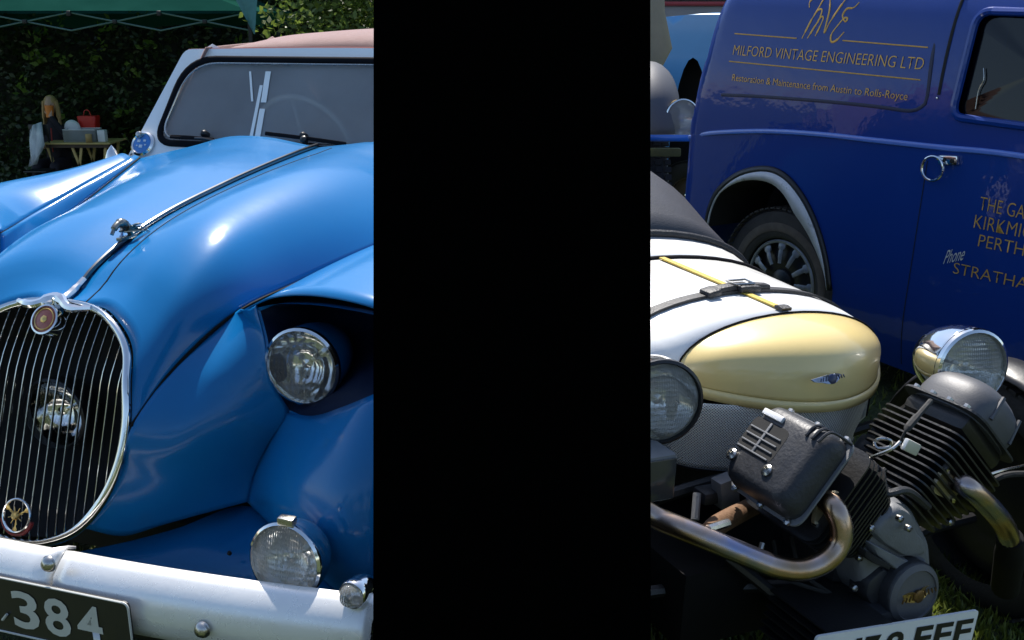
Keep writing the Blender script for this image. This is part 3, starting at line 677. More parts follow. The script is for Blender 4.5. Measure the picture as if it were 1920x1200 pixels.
# road wheels
def wheel(name, parent, c, ax, R, wdt, rimR, rimmat, holes=0, hubmat=CHROME, tyremat=RUBBER):
    ax = Vector(ax).normalized(); h = holder(name, parent); hw = wdt / 2
    prof = [(rimR, -hw * .8), (rimR + .02, -hw * .95), (R - .05, -hw), (R - .018, -hw * .86), (R - .002, -hw * .6), (R, 0), (R - .002, hw * .6), (R - .018, hw * .86), (R - .05, hw), (rimR + .02, hw * .95), (rimR, hw * .8)]
    ty = MB().add(*lathe(prof, c, ax, 56)); e = ax.orthogonal().normalized(); f = ax.cross(e)
    for k in range(64):   # tread blocks
        a = 2 * math.pi * k / 64
        for b in (-.5, -.17, .17, .5):
            r_ = e * math.cos(a) + f * math.sin(a); t_ = ax.cross(r_)
            ty.add(*box(Vector(c) + r_ * (R + .001) + ax * (b * wdt * .9), (.008, wdt * .2, 2 * math.pi * R / 64 * .72), r_, ax, t_))
    ty.build('tyre', tyremat, h, True, 30)
    MB().add(*lathe([(rimR + .012, hw * .9), (rimR + .012, hw * .82), (rimR - .008, hw * .78), (rimR - .012, hw * .3), (rimR * .82, hw * .22), (rimR * .6, hw * .42), (rimR * .45, hw * .5), (rimR * .3, hw * .42), (0.001, hw * .42)], c, ax, 48)).build('rim', rimmat, h)
    MB().add(*lathe([(rimR * .3, hw * .45), (rimR * .28, hw * .6), (rimR * .18, hw * .75), (0.001, hw * .8)], c, ax, 24)).build('hub_cap', hubmat, h)
    return h
for s in (-1, 1):
    wheel('road_wheel', car, (s * .74, .45, .34), (s, 0, 0), .34, .16, .2, BLUE)
    wheel('road_wheel', car, (s * .62, 2.55, .34), (s, 0, 0), .34, .16, .2, BLUE)
MB().add(*box((0, 1.5, .38), (1.2, 2.8, .12), bev=.02)).add(*box((0, .9, .7), (.5, 1.0, .6), bev=.05)).build('chassis', DARK, car)

# ------------------------------------------------------------------ three-wheeler
T = Frame(25, at(1540, 720, 2.3), 2.5)
trike = thing('three_wheeler', 'white vintage three-wheeler with pale yellow nose and exposed black twin-cylinder engine', 'three-wheeler', T.m)
def Pt(x, y, v): return T.on(x, y, v=v)
ARCH = [V(-.315 * math.cos(a), .18 + .03 * math.cos(a) ** 2 * 0, .79 + .137 * math.sin(a) ** .8) for a in [math.pi * k / 14 for k in range(15)]]
RIM = [ARCH[0], V(-.25, .095, .782), V(-.13, .022, .77), V(0, -.004, .763), V(.12, .022, .762), V(.225, .085, .768), ARCH[-1]]
def nose_bulge(s, t): k = math.sin(math.pi * s) ** .9 * math.sin(math.pi * t); return (0, -.052 * k, .042 * k)
vs, fs = coons(ARCH, RIM, [ARCH[0]] * 2, [ARCH[-1]] * 2, 44, 26, nose_bulge)
nose = panel('nose_cowl', (vs, fs), CREAM, trike, away=1)
lipv = catmull(RIM, 44)
vs, fs = lofts([lipv, [p + V(p.x * .012, -.004, -.008) for p in lipv], [p + V(p.x * .01, -.003, -.022) for p in lipv], [p + V(-p.x * .05, .016, -.026) for p in lipv]]); panel('nose_lip', (vs, fs), CREAM, trike, .003)
def bon(v, hw, zt, zb=.79, low=.5):
    return [V(-hw * .97, v, low)] + [V(-hw * math.cos(a), v, zb + (zt - zb) * math.sin(a) ** .8) for a in [math.pi * k / 20 for k in range(21)]] + [V(hw * .97, v, low)]
sec0 = [V(-.31, .182, .62)] + [V(-.317 * math.cos(a), .182, .79 + .139 * math.sin(a) ** .8) for a in [math.pi * k / 20 for k in range(21)]] + [V(.31, .182, .62)]
vs, fs = lofts([sec0, bon(.3, .36, .934), bon(.45, .395, .938), bon(.6, .42, .942), bon(.745, .44, .946)]); panel('bonnet', (vs, fs), WHITE, trike)
vs, fs = lofts([bon(.757, .441, .947), bon(.82, .45, .958), bon(.9, .46, .985)]); panel('scuttle', (vs, fs), WHITE, trike)
MB().add(*tube([p + V(0, 0, .001) for p in bon(.751, .443, .948)], .007, 6, seg=0)).build('scuttle_beading', RUBSEAL, trike)
MB().add(*tube([p + V(0, -.002, .001) for p in sec0], .0022, 6, seg=0)).build('nose_joint', RUBSEAL, trike)
vs, fs = lofts([bon(.9, .462, .988), bon(1.0, .468, 1.05, .8), bon(1.2, .475, 1.17, .83), bon(1.36, .47, 1.215, .86), bon(1.5, .46, 1.17, .84)]); panel('tonneau_cover', (vs, fs), VINYL, trike, .006)
MB().add(*tube([p + V(0, 0, .004) for p in bon(.905, .464, .99)], .012, 8, seg=0)).build('tonneau_edge', LEATH_B, trike)
# tail, outside the picture
vs, fs = lofts([bon(1.5, .45, 1.1, .8, .35), bon(1.6, .36, .95, .7, .36), bon(1.68, .2, .8, .6, .38), bon(1.72, .03, .6, .5, .4)]); panel('tail', (vs, fs), WHITE, trike)
# straps
def on_bonnet(u, v, off=.004):
    hw = .317 + (.44 - .317) * min(1, max(0, (v - .18) / .565)) ** .75; zt = .929 + .018 * min(1, max(0, (v - .18) / .565))
    c = max(-1, min(1, u / hw)); return V(u, v, .79 + (zt - .79) * math.sqrt(max(0, 1 - c * c)) ** .8 + off)
def strap(name, path, wd, mat, th=.004, across=None):
    secs = []
    for i, p in enumerate(path):
        t = (path[min(i + 1, len(path) - 1)] - path[max(i - 1, 0)]).normalized()
        up = V(p.x * .9, 0, .35).normalized() if across else V(0, 0, 1)
        sd_ = t.cross(up).normalized(); up = sd_.cross(t)
        secs.append([p - sd_ * wd / 2, p - sd_ * wd / 2 + up * th, p + sd_ * wd / 2 + up * th, p + sd_ * wd / 2])
    vs, fs = lofts(secs, True, True); return mk(name, vs, fs, mat, trike, True, 30)
strap('long_strap', [on_bonnet(0, .2 + (.74 - .2) * k / 20, .003) for k in range(21)], .019, LEATH_Y)
strap('long_strap_stud', [on_bonnet(0, .185, .003), on_bonnet(0, .2, .006), on_bonnet(0, .212, .004)], .03, LEATH_B, .008)
strap('cross_strap', [on_bonnet(-.36 + .72 * k / 40, .37, .004) for k in range(41)], .034, LEATH_B, .006, True)
bkl = holder('strap_buckle', trike)
for a, b, c, d in ((-.1, .362, .04, .05), (-.05, .372, .07, .035), (.005, .368, .05, .06), (.06, .37, .06, .03), (.03, .352, .03, .03), (-.015, .385, .03, .025)):
    MB().add(*box(on_bonnet(a, b, .015), (c, d, .018), ez=(a, 0, .5), ey=(0, 1, 0), ex=(.5, 0, -a), bev=.008)).build('buckle_leather', LEATH_B, bkl)
MB().add(*tube([on_bonnet(-.03, .352, .028), on_bonnet(.03, .352, .028), on_bonnet(.03, .392, .028), on_bonnet(-.03, .392, .028)], .003, 6, closed=True, seg=0)).build('buckle_frame', WORN, bkl)
# winged badge on the nose
nb = T.on(1557, 710, v=-.028)
def winged(name, parent, c, ex, ey, n, mat, w_, mat2=None):
    h = holder(name, parent); ex, ey, n = Vector(ex).normalized(), Vector(ey).normalized(), Vector(n).normalized()
    for s in (-1, 1):
        out = [(0, .13), (.25, .30), (.62, .24), (1.0, .16), (.9, .0), (.72, -.08), (.55, -.12), (.38, -.2), (.2, -.26), (0, -.2)]
        loop = [Vector(c) + ex * (s * a * w_) + ey * (b * w_ * .8) - n * (.02 * a * a) for a, b in (out if s > 0 else out[::-1])]
        vs, fs = prism(loop, n * .004); mk('badge_wing', vs, fs, mat, h, False)
        for k in range(4):
            p = Vector(c) + ex * (s * (.25 + .17 * k) * w_) + ey * (.18 * w_ - .02 * k * w_) + n * .0045; q = p + ex * (s * .06 * w_) - ey * (.24 - .03 * k) * w_
            MB().add(*tube([p, q], .0016 * w_ / .05, 5)).build('badge_feather', mat2 or mat, h)
    MB().add(*lathe([(w_ * .24, 0), (w_ * .24, .005), (w_ * .19, .0065), (0, .0066)], c, n, 20)).build('badge_disc', mat2 or mat, h)
    return h
winged('nose_badge', trike, nb + V(.0, -.003, 0), (1, .12, 0), (0, .35, 1), (0, -1, .4), M('pewter badge', (.34, .38, .48), .35, .8, var=.3, vscale=90), .048, M('dark badge enamel', (.02, .03, .08), .3, var=.3))
# woven stone guard in front of the radiator
def mesh_mat():
    m = bpy.data.materials.new('woven wire stone guard'); m.use_nodes = True
    n, l = m.node_tree.nodes, m.node_tree.links; b = n['Principled BSDF']; tc = n.new('ShaderNodeTexCoord')
    mp = n.new('ShaderNodeMapping'); l.new(tc.outputs['UV'], mp.inputs['Vector']); mp.inputs['Rotation'].default_value = (0, 0, RAD(45))
    facs = []
    for d in ('X', 'Y'):
        w_ = n.new('ShaderNodeTexWave'); w_.bands_direction = d; w_.inputs['Scale'].default_value = 62; l.new(mp.outputs[0], w_.inputs['Vector']); facs.append(w_.outputs['Fac'])
    mxm = n.new('ShaderNodeMath'); mxm.operation = 'MAXIMUM'; l.new(facs[0], mxm.inputs[0]); l.new(facs[1], mxm.inputs[1])
    cr = n.new('ShaderNodeValToRGB'); cr.color_ramp.elements[0].position = .42; cr.color_ramp.elements[1].position = .72
    cr.color_ramp.elements[0].color = (.12, .12, .115, 1); cr.color_ramp.elements[1].color = (.85, .84, .8, 1)
    l.new(mxm.outputs[0], cr.inputs[0]); l.new(cr.outputs[0], b.inputs['Base Color']); b.inputs['Metallic'].default_value = .1; b.inputs['Roughness'].default_value = .45
    bp = n.new('ShaderNodeBump'); bp.inputs['Strength'].default_value = .8; bp.inputs['Distance'].default_value = .002; l.new(mxm.outputs[0], bp.inputs['Height']); l.new(bp.outputs[0], b.inputs['Normal'])
    return m
GPL = catmull([V(-.345, .17, 0), V(-.29, .105, 0), V(-.16, .045, 0), V(0, .018, 0), V(.14, .045, 0), V(.225, .095, 0), V(.262, .16, 0), V(.265, .25, 0)], 40)
rows = 12; gvs = []
for j in range(rows + 1):
    t = j / rows
    for p in GPL:
        zt = .755; zb = .578 + max(0, p.x) * .12
        gvs.append(V(p.x * (1 - .1 * t), p.y + .02 * t, zt + (zb - zt) * t))
ng = len(GPL); gfs = [(j * ng + i, j * ng + i + 1, (j + 1) * ng + i + 1, (j + 1) * ng + i) for j in range(rows) for i in range(ng - 1)]
sg = mk('stone_guard', gvs, gfs, mesh_mat(), trike)
uvl = sg.data.uv_layers.new(name='UVMap'); arc = [0]
for a, b in zip(GPL, GPL[1:]): arc.append(arc[-1] + (b - a).length)
for lp in sg.data.loops:
    i = lp.vertex_index % ng; uvl.data[lp.index].uv = (arc[i], gvs[lp.vertex_index].z)
sg.modifiers.new('thickness', 'SOLIDIFY').thickness = .003
MB().add(*tube(gvs[-ng:], .006, 6, seg=0)).build('guard_edge', BLACKP, trike)
MB().add(*box((-.02, .32, .62), (.5, .12, .3), bev=.01)).build('radiator', DARK, trike)
# head lamps on the cowl
tl_d = V(.02, -1, .0)
LL, LR = T.at(1236, 752, 2.13), T.at(1818, 690, 2.34)
lamp('headlamp', trike, LL, (-.25, -1, .03), .089, CHROME, .15, rimmat=BLACKP, lens=LENS, bulge=.02, shell_r=1.05)
lamp('headlamp', trike, LR, (-.2, -1, .05), .089, CHROME, .16, rimmat=CHROME, lens=LENS, bulge=.02, shell_r=1.09)
for p, s in ((LL, 1), (LR, -1)): MB().add(*tube([p + V(0, .08, -.06), p + V(s * .05, .14, -.16), p + V(s * .15, .2, -.22)], .014, 8)).build('lamp_bracket', BLACKP, trike)
# flasher box beside the left lamp
fb = Pt(1240, 888, -.06)
h = holder('flasher_lamp', trike)
MB().add(*box(fb + V(-.03, .02, 0), (.105, .09, .105), bev=.012)).build('flasher_body', M('grey plastic box', (.17, .17, .17), .5, var=.2), h)
MB().add(*box(fb + V(-.03, -.027, .0), (.09, .006, .09), bev=.003)).build('flasher_lens', M('smoked lens', (.05, .05, .05), .2, coat=.5, var=.3), h)

# engine
eng = holder('engine', trike)
KC = V(.0, -.17, .50)
def cylinder(end, side):
    ax = (Vector(end) - KC); L = ax.length; ax.normalize(); fw = V(0, -1, 0); pp = ax.cross(fw).normalized()
    def blk(t0, t1, a, b, name, mat, bev=.01, off=(0, 0)):
        return MB().add(*box(KC + ax * ((t0 + t1) / 2) + fw * off[0] + pp * off[1], (t1 - t0, a, b), ax, fw, pp, bev)).build(name, mat, eng, True, 35)
    MB().add(*lathe([(.062, .06), (.062, .28)], KC, ax, 24)).build('cylinder_barrel', FIN, eng)
    n = 12
    for k in range(n):
        t = .095 + k * .0155; wd = .16 + .062 * min(1, k / 7); fp = [(-1, -1), (1, -1), (1, 1), (-1, 1)]
        c = KC + ax * t
        loop = rounded([c + fw * (a * wd / 2 * 1.04) + pp * (b * wd / 2) for a, b in fp], .035, 5)
        vs, fs = prism(loop, ax * .0042); mk('cooling_fin', vs, fs, FIN, eng, True, 30)
    blk(.285, .33, .176, .178, 'cylinder_head', FIN, .02)
    return ax, fw, pp, blk
# left cylinder
ax, fw, pp, blk = cylinder((-.237, -.17, .692), -1)
secs = []
for t, k in ((.322, 1.0), (.35, 1.02), (.372, .97), (.388, .86), (.394, .7)):
    c = KC + ax * t; s_ = .098 * k
    secs.append(rounded([c + fw * (a * s_ * 1.06) + pp * (b * s_) for a, b in ((-1, -1), (1, -1), (1, 1), (-1, 1))], .04 * k, 6))
vs, fs = lofts(secs, True, True); mk('rocker_cover', vs, fs, CAST, eng, True, 50)
cc = KC + ax * .394
cg = KC + ax * .325
vs, fs = prism(rounded([cg + fw * (a * .112) + pp * (b * .106) for a, b in ((-1, -1), (1, -1), (1, 1), (-1, 1))], .03, 5), ax * .005); mk('cover_gasket', vs, fs, GREYC, eng, False)
for a in (-1, 0, 1):
    for b in (-1, 1): MB().add(*lathe([(.008, 0), (.008, .008), (.0, .01)], cg + fw * (a * .085) + pp * (b * .1025) + ax * .004, ax, 6)).build('cover_stud', WORN, eng)
for k in range(3): MB().add(*tube([KC + ax * .33 + fw * (.06 + .02 * k) + pp * .1, KC + ax * .385 + fw * (.05 + .02 * k) + pp * .092, KC + ax * .397 + fw * (.05 + .018 * k) + pp * .06], .0035, 6)).build('cover_edge_rib', CAST, eng)
vs, fs = prism(rounded([cc + fw * a + pp * b + ax * .0005 for a, b in ((-.098, -.03), (.012, -.03), (.012, .052), (-.098, .052))], .018, 4), ax * -.0016); mk('cover_window', vs, fs, DARK, eng, False)
for k in range(4):
    MB().add(*box(cc + fw * -.045 + pp * (-.024 + .0165 * k), (.008, .096, .0035), ax, fw, pp, .001)).build('cover_rib', GREYC, eng)
MB().add(*box(cc + fw * -.045 + pp * .012, (.007, .006, .075), ax, fw, pp, .001)).build('cover_rib', GREYC, eng)
MB().add(*box(cc + fw * -.055 + pp * .066, (.014, .062, .014), ax, fw, pp, .003)).build('cover_label', M('bare alloy', (.75, .75, .75), .4, .3, var=.1), eng)
for a, b in ((-.088, -.05), (.02, -.042)): MB().add(*lathe([(.013, -.006), (.013, .005), (.008, .008), (.007, .001), (0, .001)], cc + fw * a + pp * b, ax, 14)).build('cover_bolt', WORN, eng)
# right cylinder
ax2, fw2, pp2, blk2 = cylinder((.2, -.17, .712), 1)
secs = []
for t, k in ((.325, 1.0), (.36, 1.02), (.385, .98), (.405, .88), (.418, .72), (.424, .5), (.426, .25)):
    c = KC + ax2 * t; s_ = .1 * k
    secs.append(rounded([c + fw2 * (a * s_ * 1.0) + pp2 * (b * s_) for a, b in ((-1, -1), (1, -1), (1, 1), (-1, 1))], .085 * k, 9))
vs, fs = lofts(secs, True, True); mk('rocker_cover', vs, fs, HEADG, eng, True, 50)
cg = KC + ax2 * .328
vs, fs = prism(rounded([cg + fw2 * (a * .112) + pp2 * (b * .11) for a, b in ((-1, -1), (1, -1), (1, 1), (-1, 1))], .05, 6), ax2 * .005); mk('cover_gasket', vs, fs, CAST, eng, False)
for a in (-.8, -.25, .3, .85): MB().add(*lathe([(.008, 0), (.008, .008), (.0, .01)], cg + fw2 * (a * .085) + pp2 * -.1025 + ax2 * .004, ax2, 6)).build('cover_stud', WORN, eng)
for k in range(2): MB().add(*tube([KC + ax2 * .35 + fw2 * .099 + pp2 * (-.05 + .1 * k), KC + ax2 * .41 + fw2 * .088 + pp2 * (-.045 + .09 * k)], .005, 6)).build('cover_edge_rib', HEADG, eng)
# oil pipe, carburettor and cables around the cylinders
MB().add(*tube([Pt(1606, 1000, -.2), Pt(1600, 960, -.24), Pt(1622, 915, -.25), Pt(1660, 880, -.25)], .006, 8)).build('oil_pipe', RUBBER, eng)
MB().add(*tube([Pt(1625, 900, -.2), Pt(1660, 925, -.26), Pt(1700, 920, -.27), Pt(1740, 950, -.26)], .009, 8)).build('oil_pipe', CAST, eng)
MB().add(*lathe([(.03, -.05), (.034, -.03), (.034, .02), (.026, .03), (.026, .06), (.03, .065), (0, .066)], Pt(1628, 845, -.06), (.2, -.4, .9), 18)).build('carburettor', CAST, eng)
for x in (-.03, .02): MB().add(*tube([Pt(1470, 1010, -.1) + V(x, 0, 0), Pt(1490, 1075, -.16) + V(x, 0, 0), Pt(1560, 1115, -.2)], .005, 6)).build('control_cable', RUBBER, eng)
# plug lead, coil clip and inlet parts between the cylinders
MB().add(*tube([Pt(1745, 752, -.26), Pt(1725, 775, -.28), Pt(1700, 805, -.3), Pt(1688, 828, -.3)], [.006, .006, .008, .003], 8)).build('plug_cap', RUBBER, eng)
MB().add(*tube([Pt(1688, 828, -.3), Pt(1672, 842, -.3), Pt(1640, 855, -.27), Pt(1602, 868, -.22)], .0035, 6)).build('plug_lead', WORN, eng)
MB().add(*box(Pt(1708, 838, -.285), (.045, .012, .026), (.8, 0, -.4), (0, 1, 0), (.4, 0, .8), .004)).build('data_plate', M('silver plate', (.65, .65, .62), .35, .5, var=.15), eng)
MB().add(*tube([Pt(1640, 828, -.24), Pt(1652, 822, -.25), Pt(1670, 826, -.26), Pt(1668, 838, -.26), Pt(1645, 840, -.25)], .0035, 6, closed=True)).build('spring_clip', WORN, eng)
MB().add(*box(KC + V(0, .09, -.01), (.2, .2, .22), bev=.05)).build('crankcase', CAST, eng)
MB().add(*box(KC + V(-.02, .0, -.17), (.24, .26, .12), bev=.03)).build('sump', CAST, eng)
for k in range(6): MB().add(*box(Pt(1560, 1150, -.24) + V(-.03 + .004 * k, .0, -.04 + .018 * k - .03), (.16, .2, .004))).build('sump_rib', FIN, eng)
# front casting and alternator cover
def pxprism(pts, v, d, name, mat, parent, r=.01, bev=True):
    loop = [Pt(x, y, v) for x, y in pts]; c = sum(loop, V(0, 0, 0)) / len(loop)
    loop = rounded(loop, r, 3)
    secs = [[c + (p - c) * .78 for p in loop], [c + (p - c) * .88 + V(0, .002, 0) for p in loop], [c + (p - c) * .96 + V(0, .009, 0) for p in loop], [p + V(0, min(d * .7, .024), 0) for p in loop], [p + V(0, d, 0) for p in loop]]
    vs, fs = lofts(secs, True, True); return mk(name, vs, fs, mat, parent, True, 35)
pxprism([(1612, 1065), (1622, 1005), (1650, 958), (1685, 938), (1712, 950), (1730, 985), (1748, 1020), (1753, 1090), (1735, 1130), (1690, 1156), (1648, 1152), (1618, 1110)], -.25, .12, 'timing_cover', GREYC, eng, .02)
pxprism([(1652, 975), (1690, 948), (1712, 962), (1722, 1000), (1740, 1018), (1742, 1045), (1700, 1048), (1655, 1020), (1636, 1000)], -.268, .03, 'timing_cover_boss', GREYC, eng, .015)
pxprism([(1633, 1018), (1700, 1052), (1745, 1052), (1742, 1075), (1690, 1078), (1640, 1040)], -.272, .03, 'cover_web', GREYC, eng, .01)
pxprism([(1622, 1030), (1640, 1042), (1676, 1062), (1672, 1072), (1640, 1058), (1620, 1045)], -.281, .02, 'cover_slot', DARK, eng, .006)
al = Pt(1702, 1108, -.275); and_ = V(-.02, -1, .08)
MB().add(*lathe([(.074, .06), (.074, -.01), (.072, .0 - .016), (.066, -.02)], al, -and_, 40)).build('alternator_body', CAST, eng)
MB().add(*lathe([(.072, -.012), (.07, -.02), (.058, -.026), (.056, -.022), (.001, -.023)], al, -and_, 40)).build('alternator_cover', M('dark grey cover', (.1, .1, .104), .55, .1, var=.2, bump=.05, bscale=300), eng)
winged('cover_badge', eng, al + V(.002, -.026, .002), (1, 0, .12), (-.12, 0, 1), and_, GOLDM, .06, M('black and gilt relief', (.16, .09, .03), .4, .7, var=.6, vscale=200))
pxprism([(1628, 1090), (1660, 1062), (1682, 1080), (1655, 1110), (1650, 1140), (1665, 1155), (1640, 1145), (1622, 1118)], -.262, .05, 'cover_flange', CAST, eng, .012)
for px, py, vv in ((1632, 990, -.262), (1610, 1045, -.25), (1600, 1102, -.25), (1780, 978, -.26), (1686, 972, -.285), (1702, 990, -.285)):
    MB().add(*lathe([(.008, -.004), (.008, .006), (.005, .009), (.004, .004), (0, .004)], Pt(px, py, vv), (0, -1, .1), 10)).build('case_bolt', WORN, eng)
# exhaust pipes and flanges
ex = holder('exhaust_pipe', trike)
epath = [Pt(1546, 938, -.255), Pt(1562, 950, -.29), Pt(1577, 985, -.31), Pt(1573, 1022, -.315), Pt(1545, 1053, -.315), Pt(1505, 1068, -.305), Pt(1460, 1064, -.285), Pt(1400, 1041, -.25), Pt(1320, 1008, -.2), Pt(1240, 975, -.14), Pt(1140, 935, -.04), V(-.75, .4, .5)]
MB().add(*tube(epath, .0235, 16, seg=70)).build('pipe', EXH, ex)
for k, t in enumerate((28, 33, 36)):
    p = catmull(epath, 70)[t + 8]; q = catmull(epath, 70)[t + 9]
    MB().add(*lathe([(.024, -.006), (.0285, -.005), (.0285, .005), (.024, .006)], p, q - p, 18)).build('pipe_clamp', WORN, ex)
MB().add(*tube([Pt(1330, 1000, -.19), Pt(1345, 985, -.14), Pt(1380, 965, -.08), Pt(1420, 945, 0.02)], .022, 12)).build('link_pipe', RUST, ex)
MB().add(*tube([Pt(1328, 992, -.2), Pt(1365, 980, -.19)], .009, 8)).build('clamp_bolt', WORN, ex)
ex2 = holder('exhaust_pipe', trike)
ep2 = [Pt(1788, 897, -.255), Pt(1812, 912, -.29), Pt(1845, 940, -.3), Pt(1876, 975, -.295), Pt(1889, 998, -.28), Pt(1893, 1014, -.27)]
MB().add(*tube(ep2, .024, 16, seg=40)).build('pipe', EXH, ex2)
MB().add(*tube([Pt(1893, 1008, -.27), Pt(1893, 1040, -.25), Pt(1885, 1100, -.18)], [.03, .034, .034], 16)).build('dark_pipe_end', SHADE, ex2)  # black tube added where the pipe runs into shadow
def flange(a, b, c, v, parent):
    pa, pb_, pc = (Pt(*q, v) for q in (a, b, c))
    loop = rounded([pa + (pa - pc) * .12, pb_, pc + (pc - pa) * .12, pb_ + ((pa + pc) / 2 - pb_) * 2], .02, 5)
    vs, fs = prism(loop, V(0, .01, 0)); mk('pipe_flange', vs, fs, M('brassy flange', (.5, .43, .28), .4, .7, var=.3, vscale=40), parent, False)
    for p in (pa, pc): MB().add(*lathe([(.009, -.01), (.009, .004), (.0, .006)], p + V(0, -.002, 0), (0, -1, 0), 6)).build('flange_nut', WORN, parent)
flange((1592, 925), (1535, 930), (1532, 985), -.262, ex); flange((1776, 880), (1815, 893), (1786, 935), -.262, ex2)
# chassis and fittings seen round the engine
ch = holder('chassis', trike)
for name, path, r, mat in (('cross_tube', [Pt(1230, 935, .1), Pt(1330, 905, .08), Pt(1430, 880, .06)], .016, BLACKP), ('side_tube', [Pt(1365, 1045, -.05), Pt(1420, 1088, -.1), Pt(1472, 1132, -.15)], .014, BLACKP), ('side_tube', [Pt(1472, 1132, -.15), Pt(1540, 1120, -.1), Pt(1650, 1180, .0)], .014, BLACKP), ('track_rod', [V(.18, -.05, .5), V(.42, .0, .5), V(.62, .05, .45)], .011, BLACKP), ('wishbone', [V(.12, -.1, .36), V(.38, .02, .34), V(.62, .05, .33)], .015, BLACKP), ('wishbone', [V(-.12, -.1, .36), V(-.38, .02, .34), V(-.6, .05, .33)], .015, BLACKP), ('brake_hose', [Pt(1845, 925, -.1), Pt(1865, 900, -.12), Pt(1890, 890, -.12), Pt(1930, 888, -.1)], .008, RUBBER), ('cable', [Pt(1845, 893, -.15), Pt(1880, 882, -.15), Pt(1925, 872, -.12)], .0035, WORN), ('tie_bar', [Pt(1430, 1018, -.15), Pt(1422, 1045, -.16)], .006, WORN), ('bracket_post', [Pt(1307, 925, -.02), Pt(1303, 975, -.05)], .009, GREYC)):
    MB().add(*tube(path, r, 8)).build(name, mat, ch)
MB().add(*box(Pt(1360, 920, .0), (.05, .04, .07), (1, 0, .2), (0, 1, 0), (-.2, 0, 1), .006)).build('bracket', GREYC, ch)
MB().add(*box(Pt(1340, 925, .02), (.09, .05, .03), bev=.008)).build('bracket', CAST, ch)
MB().add(*box((-.1, .32, .32), (.62, .75, .2), bev=.03)).build('underpan', SHADE, ch)
MB().add(*box((0, .95, .42), (.7, 1.1, .2), bev=.03)).build('floor_pan', BLACKP, ch)
# wheels and mudguards
for s, c in ((1, V(.77, .12, .345)), (-1, V(-.73, .14, .345))):
    wheel('road_wheel', trike, c, (s, -.1, 0), .345, .11, .25, BLACKP)
    h = holder('mudguard', trike); secs = []
    for k in range(25):
        a = RAD(-18 + 190 * k / 24); r = .405
        o_ = V(c.x, c.y - math.cos(a) * r, c.z + math.sin(a) * r); rr = V(0, -math.cos(a), math.sin(a))
        secs.append([o_ + V(x * .085, 0, 0) - rr * (.03 * abs(x) ** 2.2) for x in (-1, -.8, -.4, 0, .4, .8, 1)])
    vs, fs = lofts(secs); panel('guard_blade', (vs, fs), BLACKP, h, .004)
    MB().add(*tube([V(c.x, c.y + .05, c.z + .4), V(c.x - s * .09, c.y + .05, c.z + .3), V(c.x - s * .1, c.y, c.z)], .009, 6)).build('guard_stay', BLACKP, h)
wheel('road_wheel', trike, (0, 1.3, .33), (1, 0, 0), .33, .13, .22, WORN)
# number plate
tp = holder('number_plate', trike)
pv = -.345; pa, pb_ = Pt(1532, 1194, pv), Pt(1836, 1144, pv)
ex_ = (pb_ - pa); wid = ex_.length; ex_.normalize(); dn = V(ex_.z, 0, -ex_.x); dn = dn if dn.z < 0 else -dn
loopp = rounded([pa, pb_, pb_ + dn * .12, pa + dn * .12], .01, 4)
vs, fs = prism(loopp, V(0, .006, 0)); mk('plate_backing', vs, fs, PLATEW, tp, False)
cap = .062
def plate_char(ch, xa, ya, xb, yb):
    a, b = Pt(xa, ya, pv), Pt(xb, yb, pv)
    text('plate_letter', ch, a + dn * cap, b - a, -dn * cap, INK, tp, (0, -1, 0), bold=.022)
for ch, xa, ya, xb, yb in (('1', 1606, 1195, 1617, 1193), ('7', 1624, 1192, 1653, 1187), ('8', 1664, 1185, 1698, 1180), ('F', 1719, 1174, 1751, 1169), ('F', 1757, 1168, 1789, 1163), ('F', 1795, 1162, 1826, 1157)): plate_char(ch, xa, ya, xb, yb)
MB().add(*box((pa + pb_) / 2 + dn * .06 + V(0, .06, 0), (.05, .1, .05))).build('plate_bracket', BLACKP, tp)

# ------------------------------------------------------------------ blue van
N = Frame(-58, at(1425, 550, 4.9), 2.5)
van = thing('delivery_van', 'royal blue vintage delivery van with gold signwriting on its side', 'van', N.m)
def nlift(u, z, out=0):
    v = 0
    if z > 1.15: v += .075 * ((z - 1.15) / .6) ** 2
    if z > 1.66: v += .55 * (z - 1.66) ** 1.6
    uu = -.665 + .11 * max(0, (z - 1.1) / .65) - .0
    r = .09
    if u < uu + r: k = min(1, (uu + r - u) / r); v += r * (1 - math.sqrt(max(0, 1 - k * k)))
    if z < .5: v += .05 * ((.5 - z) / .3) ** 2
    return V(u, v - out, z)
def Pn(x, y): return N.on(x, y, v=0)
def q2(x, y): p = Pn(x, y); return (p.x, p.z)
arch = [q2(*p) for p in ((1322, 420), (1330, 385), (1347, 352), (1385, 322), (1432, 311), (1470, 322), (1505, 360), (1533, 415), (1552, 480), (1561, 545))]
arch_l = [(p.x, p.y) for p in catmull([V(a, b, 0) for a, b in arch], 36)]
arch_full = [(arch_l[0][0] - .02, .21)] + arch_l + [(arch_l[-1][0] + .01, .21)]
win = [q2(1818, 28), q2(1808, 228)]; wl_, wtop, wbot = win[0][0] - .005, 1.70, q2(1808, 222)[1]
window = [(p.x, p.y) for p in rounded([V(wl_, wtop, 0), V(wl_, wbot, 0), V(wl_ + .62, wbot + .0, 0), V(wl_ + .56, wtop, 0)], [.06, .05, .06, .08], 6)]
body_out = [(-.665, .9), (-.66, .7), (-.645, .21)] + arch_full[0:1] + arch_l + arch_full[-1:] + [(2.0, .21), (2.05, 1.2), (1.7, 1.80), (1.2, 1.84), (-.45, 1.84), (-.555, 1.75), (-.64, 1.2), (-.66, 1.05)]
vs, fs = sheet(body_out, [window], .045, lambda a, b: nlift(a, b)); bo = mk('body_side', vs, fs, NAVY, van)
def vb(loop): return [nlift(a, b) for a, b in loop]
